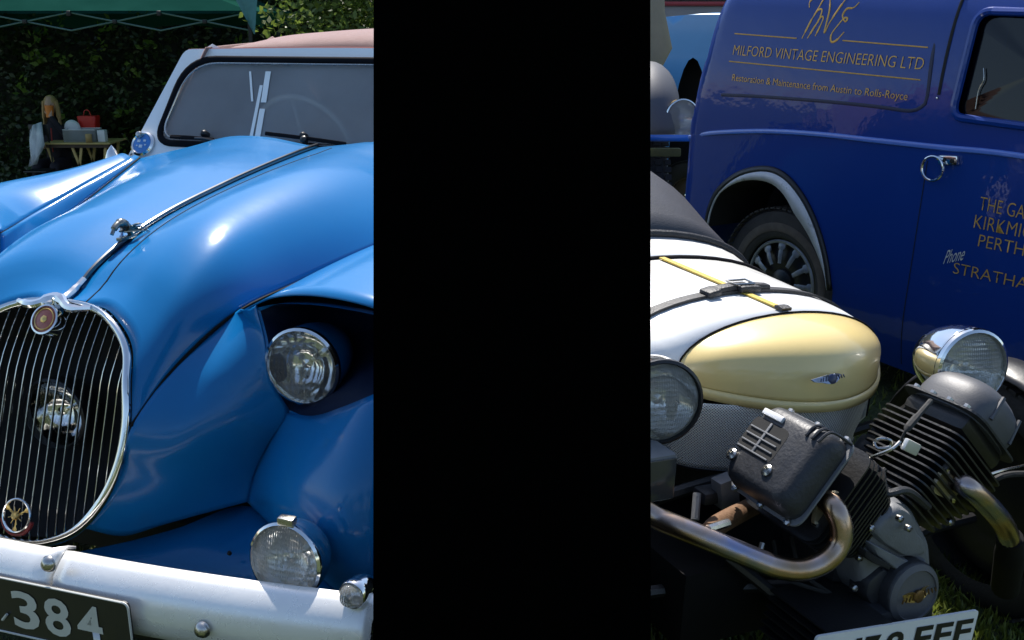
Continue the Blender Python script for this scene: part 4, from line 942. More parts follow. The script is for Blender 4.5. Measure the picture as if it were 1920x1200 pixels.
# other faces of the van body
far = [(p + V(0, 1.35, 0)) for p in [V(-.5, 0, .21), V(-.55, 0, 1.1), V(-.45, 0, 1.75), V(1.6, 0, 1.75), V(2.0, 0, 1.1), V(2.0, 0, .21)]]
mk('body_far_side', far, [tuple(range(6))], NAVY, van, False)
vs, fs = lofts([[V(-.66, .08, .21), V(-.67, .085, 1.0), V(-.56, .17, 1.72), V(-.44, .2, 1.82)], [V(-.68, .7, .21), V(-.69, .7, 1.0), V(-.58, .7, 1.76), V(-.45, .7, 1.88)], [V(-.5, 1.35, .21), V(-.55, 1.35, 1.0), V(-.5, 1.35, 1.72), V(-.44, 1.35, 1.8)]]); panel('rear_face', (vs, fs), NAVY, van)
vs, fs = lofts([[V(-.44, .165, 1.835), V(.5, .165, 1.84), V(1.2, .165, 1.84), V(1.68, .165, 1.8)], [V(-.44, .7, 1.92), V(.5, .7, 1.95), V(1.2, .7, 1.94), V(1.66, .7, 1.88)], [V(-.44, 1.35, 1.8), V(.5, 1.35, 1.82), V(1.2, 1.35, 1.82), V(1.66, 1.35, 1.78)]]); panel('roof', (vs, fs), NAVY, van)
vs, fs = lofts([[V(2.0, .05, .21), V(2.0, .0, .5), V(2.03, .0, 1.15), V(1.72, .08, 1.79)], [V(2.04, .68, .21), V(2.04, .68, .5), V(2.08, .68, 1.15), V(1.74, .68, 1.88)], [V(2.0, 1.35, .21), V(2.0, 1.35, .5), V(2.03, 1.35, 1.15), V(1.7, 1.35, 1.78)]]); panel('front_bulkhead', (vs, fs), NAVY, van)
MB().add(*box((2.5, .68, .72), (1.05, .8, .75), bev=.2)).build('van_bonnet', NAVY, van)
for v_ in (.2, 1.16): wheel('road_wheel', van, (2.55, v_, .35), (0, -1, 0), .36, .15, .235, BLACKP)
MB().add(*box((.7, .72, .95), (2.5, 1.1, 1.4))).build('load_bay', DARK, van) if False else None
MB().add(*box((.7, .68, .3), (2.4, 1.1, .12))).build('van_chassis', DARK, van)
# waist moulding
wz = [q2(1285, 258), q2(1340, 249), q2(1440, 246), q2(1540, 252), q2(1640, 263), q2(1760, 276), q2(1920, 293)]
wp = catmull([nlift(a, b, .004) for a, b in wz] + [nlift(1.95, 1.19, .004)], 50)
MB().add(*tube(wp, .0115, 8, seg=0, flat=((0, 1, 0), .8))).build('waist_moulding', M('pale blue coach line', (.1, .2, .62), .3, coat=1., var=.1), van)
# wheel arch bead and a pale band painted as its highlight
n_ = len(arch_full); lipm = M('grey arch highlight', (.62, .63, .65), .5, var=.25, vscale=14, dirt=((.12, .11, .1), .58), dscale=18, coat=.3)
inn = []
ac = (0, .45)
for k, (a, b) in enumerate(arch_l):
    t = k / (len(arch_l) - 1); wd = .004 + .08 * min(1, max(.0, (t - .18) * 2.2)) * min(1, max(.0, (.97 - t) * 3.2))
    d = Vector((a - ac[0], b - ac[1])); d.normalize(); inn.append((a - d.x * wd, b - d.y * wd))
vs, fs = lofts([[nlift(a, b, .004) for a, b in arch_l], [nlift(a, b, .012) - V((a - 0) * .03, 0, (b - .45) * .03) for a, b in arch_l], [nlift(a, b, .010) - V((a - 0) * .05, 0, (b - .45) * .05) for a, b in arch_l]]); panel('arch_bead', (vs, fs), BLACKP, van, .004)
o_l = [V(a - (a - 0) * .05, -.012, b - (b - .45) * .05) for a, b in arch_l]; i_l = [V(a - (a - 0) * .05, -.004, b - (b - .45) * .05) for a, b in inn]
vs, fs = lofts([o_l, i_l]); panel('arch_highlight', (vs, fs), lipm, van, .004)
vs, fs = lofts([[p + V(0, .004, 0) for p in i_l], [p + V(0, .4, 0) for p in i_l]]); mk('wheel_well', vs, fs, DARK, van)
mk('wheel_well', [V(-.6, .42, .2), V(.6, .42, .2), V(.6, .42, 1.1), V(-.6, .42, 1.1)], [(0, 1, 2, 3)], DARK, van, False)
wc = V(-.02, .19, .375); MB().add(*lathe([(.262, .0), (.27, .004), (.295, .004), (.305, 0)], wc + V(0, -.076, 0), (0, -1, 0), 48)).build('wheel_sidewall_band', M('dusty brown sidewall', (.13, .105, .085), .9, var=.5, vscale=20), van)
wh = wheel('road_wheel', van, wc, (0, -1, 0), .375, .15, .235, BLACKP, hubmat=BLACKP, tyremat=M('dusty tyre rubber', (.05, .045, .042), .8, var=.4, vscale=14, bump=.2, bscale=90))
for k in range(12):
    a = k * math.pi / 6 + .1; r1, r2 = .1, .2
    d = V(math.cos(a), 0, math.sin(a)); e = V(-math.sin(a), 0, math.cos(a))
    MB().add(*tube([wc + d * r1 + V(0, -.06, 0), wc + d * .15 + V(0, -.055, 0), wc + d * r2 + V(0, -.04, 0)], [.012, .014, .024], 6, flat=((0, 1, 0), .4))).build('wheel_spoke', M('worn spoke paint', (.3, .31, .33), .4, .5, var=.5, vscale=30) if k == 0 else bpy.data.materials['worn spoke paint'], wh)
MB().add(*tube([wc + V(math.cos(a) * .21, -.05, math.sin(a) * .21) for a in [k * math.pi / 18 for k in range(36)]], .009, 6, closed=True, seg=0)).build('wheel_ring', bpy.data.materials['worn spoke paint'], wh)
# window: rubber, glass, frame
MB().add(*tube([nlift(a, b, .004) for a, b in window], .016, 8, closed=True, seg=0)).build('window_frame', NAVY, van)
wv = [nlift(a, b, -.02) for a, b in window]; c_ = sum(wv, V(0, 0, 0)) / len(wv)
mk('window_glass', wv + [c_], [(i, (i + 1) % len(wv), len(wv)) for i in range(len(wv))], DARKG, van, False)
MB().add(*box((1.25, .7, 1.3), (.7, 1.0, 1.0))).build('cab_trim', M('dull olive cab trim', (.03, .032, .02), .8, var=.4), van) if False else None
vs, fs = lofts([[V(.86, .3, 1.2), V(1.7, .3, 1.2)], [V(.86, .3, 1.8), V(1.7, .3, 1.8)]]); mk('cab_trim', vs, fs, M('dull olive cab trim', (.035, .036, .022), .8, var=.4, vscale=5), van, False)
MB().add(*tube([nlift(*q2(*p), -.015) for p in ((1822, 205), (1826, 170), (1834, 150), (1832, 128))], .0022, 5)).build('window_chain', WORN, van)
# door gap and rain channel
gp_ = [nlift(*q2(*p), .0015) for p in ((1783, -20), (1779, 10), (1772, 60), (1764, 120), (1757, 178))]
MB().add(*tube(gp_, .0075, 6, flat=((0, 1, 0), .4))).build('door_gap', DARK, van)
MB().add(*lathe([(.006, 0), (.004, .004), (0, .005)], nlift(*q2(1755, 184), .001), (0, -1, 0), 8)).build('gap_rivet', CHROME, van)
dg = [nlift(.80, z, .0008) for z in [.24 + .11 * k for k in range(9)]]
MB().add(*tube(dg, .002, 5)).build('door_gap', DARK, van)
# pressed panel outline round the lettering
pp_ = [q2(1352, 178), q2(1420, 181), q2(1540, 190), q2(1640, 200), q2(1700, 208), q2(1722, 203), q2(1735, 185), q2(1740, 100), q2(1745, -30)]
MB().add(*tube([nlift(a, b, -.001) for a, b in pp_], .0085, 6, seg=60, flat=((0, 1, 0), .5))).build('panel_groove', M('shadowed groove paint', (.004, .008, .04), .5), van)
# handle
hp = nlift(*q2(1757, 315), .03); hd = holder('door_handle', van)
MB().add(*tube([hp + V(math.cos(a) * .048, 0, math.sin(a) * .048) for a in [k * math.pi / 12 for k in range(24)]], .0055, 8, closed=True, seg=0)).build('handle_ring', CHROME, hd)
he = nlift(*q2(1782, 300), .01)
MB().add(*box(he, (.085, .02, .038), (1, 0, .12), (0, 1, 0), (-.12, 0, 1), .012)).build('handle_plate', CHROME, hd)
MB().add(*tube([he + V(-.02, -.01, 0), hp + V(.015, 0, .045)], .009, 8)).build('handle_pivot', CHROME, hd)
for dx in (-.016, .022): MB().add(*lathe([(.009, 0), (.009, .003), (0, .004)], he + V(dx, -.011, 0), (0, -1, 0), 12)).build('handle_screw', DARK, hd)
# swage of the rear of the front wing: reflection-catching crease
# lettering
def van_line(s, x0, y0, x1, y1, capx0, capy0, mat=GOLD, bold=-.012, shear=0):
    a, b, c = (V(*[q2(*p)[0], 0, q2(*p)[1]]) for p in ((x0, y0), (x1, y1), (capx0, capy0)))
    hgt = (c - a).z
    return text('lettering', s, a, b - a, V(0, 0, hgt), mat, van, (0, -1, 0), bold=bold, shear=shear, lift=lambda p: nlift(p.x, p.z), off=.003)
van_line('MILFORD VINTAGE ENGINEERING LTD', 1369, 103, 1724, 131, 1371, 83)
van_line('Restoration & Maintenance from Austin to Rolls-Royce', 1371, 151, 1699, 188, 1372, 138, bold=-.004)
van_line('THE GARAGE', 1836, 393, 1985, 425, 1839, 366)
van_line('KIRKMICHAEL', 1826, 427, 2010, 465, 1829, 400)
van_line('PERTHSHIRE', 1834, 462, 2005, 498, 1837, 437)
van_line('STRATHARDLE', 1787, 512, 2010, 562, 1790, 490)
van_line('Phone', 1769, 495, 1808, 487, 1772, 468, SILVERP, .0, .5)
for a, b in (((1368, 63), (1484, 72)), ((1570, 76), (1730, 89)), ((1363, 115), (1721, 150))):
    pth = [nlift(q2(*a)[0] + (q2(*b)[0] - q2(*a)[0]) * k / 8, q2(*a)[1] + (q2(*b)[1] - q2(*a)[1]) * k / 8, .001) for k in range(9)]
    MB().add(*tube(pth, .0028, 5, seg=0, flat=((0, 1, 0), .4))).build('signwriting_rule', GOLD, van)
def stroke(pts): MB().add(*tube([nlift(*q2(*p), .001) for p in pts], [.0025, .0045, .004, .003, .005, .0025], 5, flat=((0, 1, 0), .4))).build('monogram_stroke', GOLD, van)
stroke([(1500, 14), (1498, 4), (1506, -6), (1522, -8), (1520, 6), (1508, 36), (1494, 72)])
stroke([(1508, 36), (1516, 20), (1524, 18), (1522, 34), (1512, 56), (1504, 72)])
stroke([(1516, 50), (1524, 32), (1529, 34), (1524, 52), (1518, 68)])
stroke([(1534, -4), (1538, 20), (1534, 62), (1542, 42), (1556, 14), (1566, -8)])
stroke([(1590, 4), (1582, 14), (1570, 16), (1564, 28), (1568, 38), (1572, 40), (1574, 34), (1568, 34), (1560, 44), (1548, 64), (1549, 78), (1558, 76), (1571, 60)])

# ------------------------------------------------------------------ black board, added in place of the dividing band
def board():
    b = thing('band_board', 'added matt black board standing in for the dark band between the two cars', 'board')
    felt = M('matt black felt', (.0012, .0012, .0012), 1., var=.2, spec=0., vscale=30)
    Y0 = 1.42
    def dep(z): return Y0 * math.cos(PITCH) + (CAM_H - z) * math.sin(PITCH)
    hw0, hw1 = .139 * dep(0), .139 * dep(1.7)     # tapers towards the top so its edges look upright to the camera
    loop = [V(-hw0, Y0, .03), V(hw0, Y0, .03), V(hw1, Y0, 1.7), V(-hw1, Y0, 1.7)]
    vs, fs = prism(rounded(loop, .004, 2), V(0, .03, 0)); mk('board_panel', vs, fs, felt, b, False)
    for s in (-1, 1): MB().add(*box((s * hw0 * .7, Y0 + .02, .02), (.05, .5, .04), bev=.01)).build('board_foot', BLACKP, b)
board()

# ------------------------------------------------------------------ hedge and trees behind
def leaves(n, pos, size, rnd, flat=.0):
    vs, fs = [], []
    for _ in range(n):
        c = pos(rnd); s = size * rnd.uniform(.5, 1.25)
        a = Vector((rnd.gauss(0, 1), rnd.gauss(0, 1) , rnd.gauss(0, .6))).normalized(); b = a.orthogonal().normalized(); b = (b + a.cross(b) * rnd.uniform(-1.5, 1.5)).normalized()
        k = len(vs); vs += [c - a * s * .5, c + b * s * .28 - a * s * .05, c + a * s * .6, c - b * s * .28 - a * s * .05]; fs.append((k, k + 1, k + 2, k + 3))
    return vs, fs
def hedge():
    rnd = random.Random(21)
    h = thing('hedge', 'tall dark clipped hedge closing off the field behind the parked cars', 'hedge')
    def face(x, z): return 15.2 + 1.1 * mnoise.noise((x * .35, z * .5, 3)) + .45 * mnoise.noise((x * 1.3, z * 1.5, 7))
    xs = [-13 + .5 * i for i in range(53)]; zs = [-.8 + .4 * i for i in range(15)]
    vs = [V(x, face(x, z) + .35 + (0 if z < 4 else (z - 4) * 1.0), z) for z in zs for x in xs]; n = len(xs)
    fs = [(j * n + i, j * n + i + 1, (j + 1) * n + i + 1, (j + 1) * n + i) for j in range(len(zs) - 1) for i in range(n - 1)]
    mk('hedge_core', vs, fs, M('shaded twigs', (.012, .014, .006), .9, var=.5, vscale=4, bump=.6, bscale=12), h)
    back = [V(x, 18.2, z) for z in (-.8, 5.0) for x in (-13, 13)]; 
    vs = [V(x, y, z) for x in (-13, 13) for y in (16.8, 18.4) for z in (-.8, 5.2)]
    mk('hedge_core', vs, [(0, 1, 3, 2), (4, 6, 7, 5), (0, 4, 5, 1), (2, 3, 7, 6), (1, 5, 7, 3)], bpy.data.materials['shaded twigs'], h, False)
    def pos(r):
        x = r.uniform(-12, 12) if r.random() < .35 else r.uniform(-9.5, 0); z = r.uniform(-.6, 4.6)
        d = -abs(r.gauss(0, .16)) + .25
        if mnoise.noise((x * 1.1, z * 1.1, 2)) > .12: d -= r.random() * .45
        return V(x, face(x, z) + d, z)
    vs, fs = leaves(52000, pos, .095, rnd)
    o = mk('hedge_leaves', vs, fs, leafmat('hedge leaf', (.012, .024, .006), (.045, .075, .015), .22, 1.1), h, False); o['kind'] = 'stuff'
    # sprays that stand out of the face, sun highlights put into the leaf colour
    sp = MB()
    for _ in range(190):
        x, z = rnd.uniform(-10, 1), rnd.uniform(-.2, 4.2); y = face(x, z) - rnd.uniform(.25, .7)
        d = V(rnd.uniform(-.6, .6), -.5, rnd.uniform(.0, .7)); c = V(x, y, z)
        def pos2(r): t = r.random(); return c + d * (t * .45) + V(r.gauss(0, .05), r.gauss(0, .05), r.gauss(0, .05) - .12 * t * t)
        a, f = leaves(rnd.randint(8, 22), pos2, .10, rnd); sp.add(a, f)
    o = sp.build('hedge_sprays', leafmat('highlight leaf', (.1, .17, .02), (.24, .32, .06), .5, 2.), h, False); o['kind'] = 'stuff'
hedge()
def tree(label, x, y, ht, cw, n, mat, seed, z0=1.4):
    rnd = random.Random(seed); t = thing('tree', label, 'tree', Matrix.Translation((x, y, gz(x, y))))
    MB().add(*tube([V(0, 0, -.1), V(.03, .02, ht * .3), V(-.04, .03, ht * .6), V(.02, 0, ht * .9)], [.1, .08, .06, .02], 10)).build('trunk', M('bark', (.05, .04, .03), .9, var=.4, vscale=8, bump=.6, bscale=30), t)
    cl = [V(rnd.gauss(0, cw * .4), rnd.gauss(0, cw * .3), rnd.uniform(z0, ht)) for _ in range(26)]
    for c in cl[:10]: MB().add(*tube([V(0, 0, c.z * .75), V(c.x * .5, c.y * .5, c.z * .9), c], [.03, .02, .008], 6)).build('limb', bpy.data.materials['bark'], t)
    def pos(r): c = r.choice(cl); return c + V(r.gauss(0, .2), r.gauss(0, .2), r.gauss(0, .17))
    vs, fs = leaves(n, pos, .1, rnd); o = mk('crown', vs, fs, mat, t, False); o['kind'] = 'stuff'
tree('bright leafy young tree showing above the rose canvas hood', -2.15, 12.9, 3.6, 1.1, 5200, leafmat('sunlit leaf', (.06, .11, .015), (.2, .26, .05), .5, 1.6), 5, 2.1)

def unseen_treeline():  # added unseen trees behind the camera for dark reflections and less fill
    rnd = random.Random(8)
    cs = [V(rnd.uniform(-22, 22), rnd.uniform(-19, -15), rnd.uniform(.6, 5.2)) for _ in range(90)]
    def pos(r): c = r.choice(cs); return c + V(r.gauss(0, .8), r.gauss(0, .6), r.gauss(0, .6))
    vs, fs = leaves(9000, pos, .5, rnd); o = mk('unseen_treeline', vs, fs, leafmat('far leaf', (.02, .04, .01), (.06, .09, .02), .3, .6), None, False); o['kind'] = 'stuff'
unseen_treeline()
# ------------------------------------------------------------------ green gazebo at top left
def gazebo():
    g = thing('gazebo', 'green canopy gazebo with black folding truss frame in front of the hedge', 'gazebo')
    cloth = bpy.data.materials.new('green canopy cloth'); cloth.use_nodes = True
    n, l = cloth.node_tree.nodes, cloth.node_tree.links; n.clear(); o = n.new('ShaderNodeOutputMaterial')
    d = n.new('ShaderNodeBsdfDiffuse'); t = n.new('ShaderNodeBsdfTranslucent'); mx = n.new('ShaderNodeMixShader'); mx.inputs[0].default_value = .6
    tc = n.new('ShaderNodeTexCoord'); nz = n.new('ShaderNodeTexNoise'); nz.inputs['Scale'].default_value = 2.5; l.new(tc.outputs['Object'], nz.inputs['Vector'])
    cr = n.new('ShaderNodeValToRGB'); cr.color_ramp.elements[0].color = (.012, .08, .06, 1); cr.color_ramp.elements[1].color = (.03, .15, .115, 1); l.new(nz.outputs['Fac'], cr.inputs['Fac'])
    l.new(cr.outputs[0], d.inputs[0]); l.new(cr.outputs[0], t.inputs[0]); l.new(d.outputs[0], mx.inputs[1]); l.new(t.outputs[0], mx.inputs[2]); l.new(mx.outputs[0], o.inputs['Surface'])
    R_ = at(468, 40, 11.5); x1 = R_.x; x0 = x1 - 5.2; y0 = R_.y; y1 = y0 + 2.6; ze = 1.78; zb = gz(0, y0)
    c = V((x0 + x1) / 2, (y0 + y1) / 2, 2.9)
    cs = [V(x0, y0, ze), V(x1, y0, ze), V(x1, y1, ze), V(x0, y1, ze)]
    for i in range(4):
        a, b = cs[i], cs[(i + 1) % 4]
        rows_ = [[(a.lerp(b, k / 14)).lerp(c, t) + V(0, 0, -.12 * math.sin(math.pi * t) * (.6 + .4 * math.sin(math.pi * k / 14))) for k in range(15)] for t in (0, .2, .4, .6, .8, 1)]
        vs, fs = lofts(rows_); mk('canopy_panel', vs, fs, cloth, g)
    # valance of the far and side edges, front corner tongue
    for a, b in ((cs[2], cs[3]), (cs[1], cs[2]), (cs[3], cs[0]), (cs[0], cs[1])):
        if a is cs[0]: continue
        rows_ = [[a.lerp(b, k / 20) + V(0, 0, -dz * (1 - .25 * abs(math.sin(math.pi * k / 4)))) for k in range(21)] for dz in (0, .1, .2)]
        vs, fs = lofts(rows_); mk('valance', vs, fs, cloth, g)
    p1, p2, p3 = at(438, -8, 11.3), at(482, -8, 11.3), at(477, 66, 11.3)
    rows_ = [[p1.lerp(p3, t).lerp(p2.lerp(p3, t), k / 4) + V(0, .03 * math.sin(k * 2.2) , 0) for k in range(5)] for t in (0, .33, .66, .97)]
    vs, fs = lofts(rows_); mk('corner_flap', vs, fs, M('pale green corner cloth', (.07, .2, .18), .8, var=.25, vscale=20), g)
    leg = M('black painted frame', (.006, .006, .006), .5, var=.2)
    for q in cs: MB().add(*box(V(q.x, q.y, (zb + ze) / 2), (.04, .04, ze - zb))).build('leg', leg, g)
    for yy, da in ((y0 + .02, 0),):
        n_ = 5
        for k in range(n_):
            a0, a1 = x0 + (x1 - x0) * k / n_, x0 + (x1 - x0) * (k + 1) / n_
            for s in (0, 1):
                MB().add(*tube([V(a0, yy, ze - .02 - .2 * s), V((a0 + a1) / 2, yy, ze - .12), V(a1, yy, ze - .22 + .2 * s)], .010, 6)).build('truss_bar', M('alloy truss bar', (.12, .2, .19), .4, .6, var=.2) if (k == 0 and s == 0) else bpy.data.materials['alloy truss bar'], g)
            MB().add(*box(V((a0 + a1) / 2, yy - .01, ze - .12), (.05, .05, .05), bev=.01)).build('truss_joint', leg, g)
            MB().add(*box(V(a1, yy - .01, ze - .03), (.05, .05, .06), bev=.01)).build('truss_joint', leg, g)
gazebo()

# ------------------------------------------------------------------ people
SKIN = M('skin', (.5, .3, .21), .55, var=.12, vscale=30)
def figure(name, label, mat4, joints, edges, clothmats, head, hairmat, facing, hands, hair_len=.0, prop=None):
    """joints: name -> (pos, radius). One skinned body; clothing colour by face region."""
    p = thing(name, label, 'person', mat4)
    names = list(joints); me = bpy.data.meshes.new('body')
    me.from_pydata([joints[k][0] for k in names], [(names.index(a), names.index(b)) for a, b in edges], []); me.update()
    ob = bpy.data.objects.new('body', me); COL.objects.link(ob); ob.parent = p
    sk = ob.modifiers.new('skin', 'SKIN'); ob.modifiers.new('smooth', 'SUBSURF').levels = 1
    ob.modifiers['smooth'].render_levels = 2
    for i, k in enumerate(names): r = joints[k][1]; me.skin_vertices[0].data[i].radius = (r, r); me.skin_vertices[0].data[i].use_root = (i == 0)
    sk.use_smooth_shade = True
    me.materials.append(clothmats)
    f = Vector(facing).normalized(); up = V(0, 0, 1); sd_ = f.cross(up).normalized(); hc_ = Vector(head)
    hb = MB(); secs = []
    for j in range(15):      # skull, cheek and chin from one lathe-like loft
        t = j / 14; z = -.115 + .235 * t
        w_ = .074 * math.sin(math.pi * min(.97, .10 + .80 * t)) ** .55 * (1 - .18 * (1 - t) ** 2); d_ = .094 * math.sin(math.pi * min(.97, .12 + .78 * t)) ** .5
        secs.append([hc_ + sd_ * (w_ * math.cos(a)) + f * (d_ * math.sin(a) + .012 * (1 - t)) + up * z for a in [2 * math.pi * k / 20 for k in range(20)]])
    hb.add(*lofts(secs, True, True)); hb.add(*lathe([(.016, 0), (.013, .015), (.006, .03), (0, .034)], hc_ + f * .085 + up * -.025, f + up * -.5, 8))
    for s in (-1, 1):
        hb.add(*lathe([(.026, -.008), (.028, .0), (.018, .01), (0, .011)], hc_ + sd_ * (s * .072) + up * -.01, sd_ * s, 10))
    hd = hb.build('head', SKIN, p)
    fe = MB()
    for s in (-1, 1): fe.add(*lathe([(.012, 0), (.009, .006), (0, .008)], hc_ + f * .086 + sd_ * (s * .031) + up * .008, f, 8))
    fe.build('eyes', M('dark eye', (.02, .015, .012), .3, var=.1), hd); MB().add(*tube([hc_ + f * .088 + sd_ * -.022 + up * -.066, hc_ + f * .096 + up * -.068, hc_ + f * .088 + sd_ * .022 + up * -.066], .006, 6)).build('mouth', M('lips', (.4, .15, .13), .5, var=.1), hd)
    hr = MB(); secs = []
    for j in range(10):
        el = RAD(6 + 84 * j / 9); secs.append([hc_ + sd_ * (.086 * math.cos(el) * math.cos(b)) + f * (.1 * math.cos(el) * math.sin(b) - .012) + up * (.028 + .108 * math.sin(el)) for b in [2 * math.pi * k / 20 for k in range(20)]])
    hr.add(*lofts(secs, True, True))
    if hair_len:
        rnd = random.Random(3)
        for k in range(26):
            b = -2.0 + 4.0 * k / 25; q = hc_ + sd_ * (.08 * math.sin(b)) - f * (.09 * math.cos(b))
            hr.add(*tube([q + up * .06, q + up * -.04 + sd_ * .012 * math.sin(b), q + up * (-hair_len * rnd.uniform(.8, 1.05)) + sd_ * (.03 * math.sin(b)) + f * .01], [.02, .02, .008], 6))
    hr.build('hair', hairmat, p)
    for (wr, tip) in hands:
        wr, tip = Vector(wr), Vector(tip); d = (tip - wr).normalized(); s_ = d.cross(up if abs(d.z) < .8 else f).normalized(); n_ = s_.cross(d)
        hm = MB(); hm.add(*lofts([[wr + d * t + s_ * (w_ * math.cos(a)) + n_ * (.014 * math.sin(a)) for a in [k * math.pi / 5 for k in range(10)]] for t, w_ in ((-.01, .026), (.03, .034), (.075, .04), (.095, .036))], True, True))
        for k, L in enumerate((.065, .075, .07, .055)):
            b = wr + d * .085 + s_ * (-.03 + .02 * k); hm.add(*tube([b, b + d * L * .5 - n_ * .01, b + d * L * .8 - n_ * .035], [.009, .0085, .007], 6))
        hm.add(*tube([wr + d * .03 + s_ * -.03, wr + d * .06 + s_ * -.055 - n_ * .01, wr + d * .09 + s_ * -.05 - n_ * .03], [.012, .011, .008], 6)); hm.build('hand', SKIN, p)
    return p
ED = [('pelvis', 'waist'), ('waist', 'chest'), ('chest', 'neck'), ('neck', 'headbase'), ('chest', 'shl'), ('shl', 'ell'), ('ell', 'wrl'), ('chest', 'shr'), ('shr', 'elr'), ('elr', 'wrr'), ('pelvis', 'hipl'), ('hipl', 'knl'), ('knl', 'anl'), ('anl', 'tol'), ('pelvis', 'hipr'), ('hipr', 'knr'), ('knr', 'anr'), ('anr', 'tor')]
TD = 13.0
def tb(x, y, d=TD): return at(x, y, d)
g0 = tb(97, 197, 13.3); zg = gz(g0.x, g0.y)
def seated():
    H_ = g0.z - zg     # height of the head centre above the grass
    J = dict(pelvis=(V(0, 0, .45), .13), waist=(V(0, 0, .62), .125), chest=(V(0, -.02, .84), .14), neck=(V(0, -.03, H_ - .17), .055), headbase=(V(0, -.03, H_ - .05), .05), shl=(V(-.19, -.02, .9), .065), ell=(V(-.26, -.16, .68), .048), wrl=(V(-.1, -.3, .74), .032), shr=(V(.19, -.02, .9), .065), elr=(V(.26, -.2, .78), .048), wrr=(V(.07, -.24, H_ - .12), .032), hipl=(V(-.1, -.03, .44), .1), knl=(V(-.12, -.42, .47), .07), anl=(V(-.12, -.4, .08), .045), tol=(V(-.12, -.54, .03), .04), hipr=(V(.1, -.03, .44), .1), knr=(V(.12, -.42, .47), .07), anr=(V(.12, -.4, .08), .045), tor=(V(.12, -.54, .03), .04))
    p = figure('person', 'person with long fair hair and dark jacket seated at the table, lifting a beaker', Matrix.Translation((g0.x, g0.y, zg)), J, ED, M('dark plum jacket', (.012, .008, .016), .8, var=.4, vscale=10), V(0, -.04, H_), M('fair hair', (.42, .26, .1), .6, var=.4, vscale=60), (.12, -1, -.05), [(V(.07, -.24, H_ - .12), V(.05, -.22, H_ - .02)), (V(-.1, -.3, .74), V(.0, -.34, .72))], .3)
    MB().add(*tube([V(.03, -.17, .93), V(.035, -.2, .8), V(.03, -.2, .62)], .009, 6)).build('scarf', M('red ribbon', (.35, .03, .02), .7, var=.2), p)
    c = V(g0.x + .05, g0.y - .2, zg + H_ - .06)
    k = MB().add(*lathe([(.001, -.085), (.045, -.085), (.056, .07), (.052, .07), (.042, -.07), (.001, -.07)], c, (0, .1, 1), 18)).build('beaker', M('orange plastic', (.75, .2, .02), .4, var=.15), None)
    tag(k, 'orange plastic beaker held up to the face of the seated person', 'beaker')
    chq = thing('folding_chair', 'dark folding chair holding the seated person with fair hair', 'chair', Matrix.Translation((g0.x, g0.y, zg)))
    MB().add(*box((0, .02, .35), (.46, .44, .03), bev=.01)).build('seat', BLACKP, chq); MB().add(*box((0, .24, .72), (.46, .03, .3), bev=.01)).build('backrest', BLACKP, chq)
    for sx in (-.22, .22):
        for sy in (-.18, .22): MB().add(*tube([V(sx, sy, .34), V(sx, sy * 1.1, 0)], .012, 6)).build('leg', BLACKP, chq)
seated()
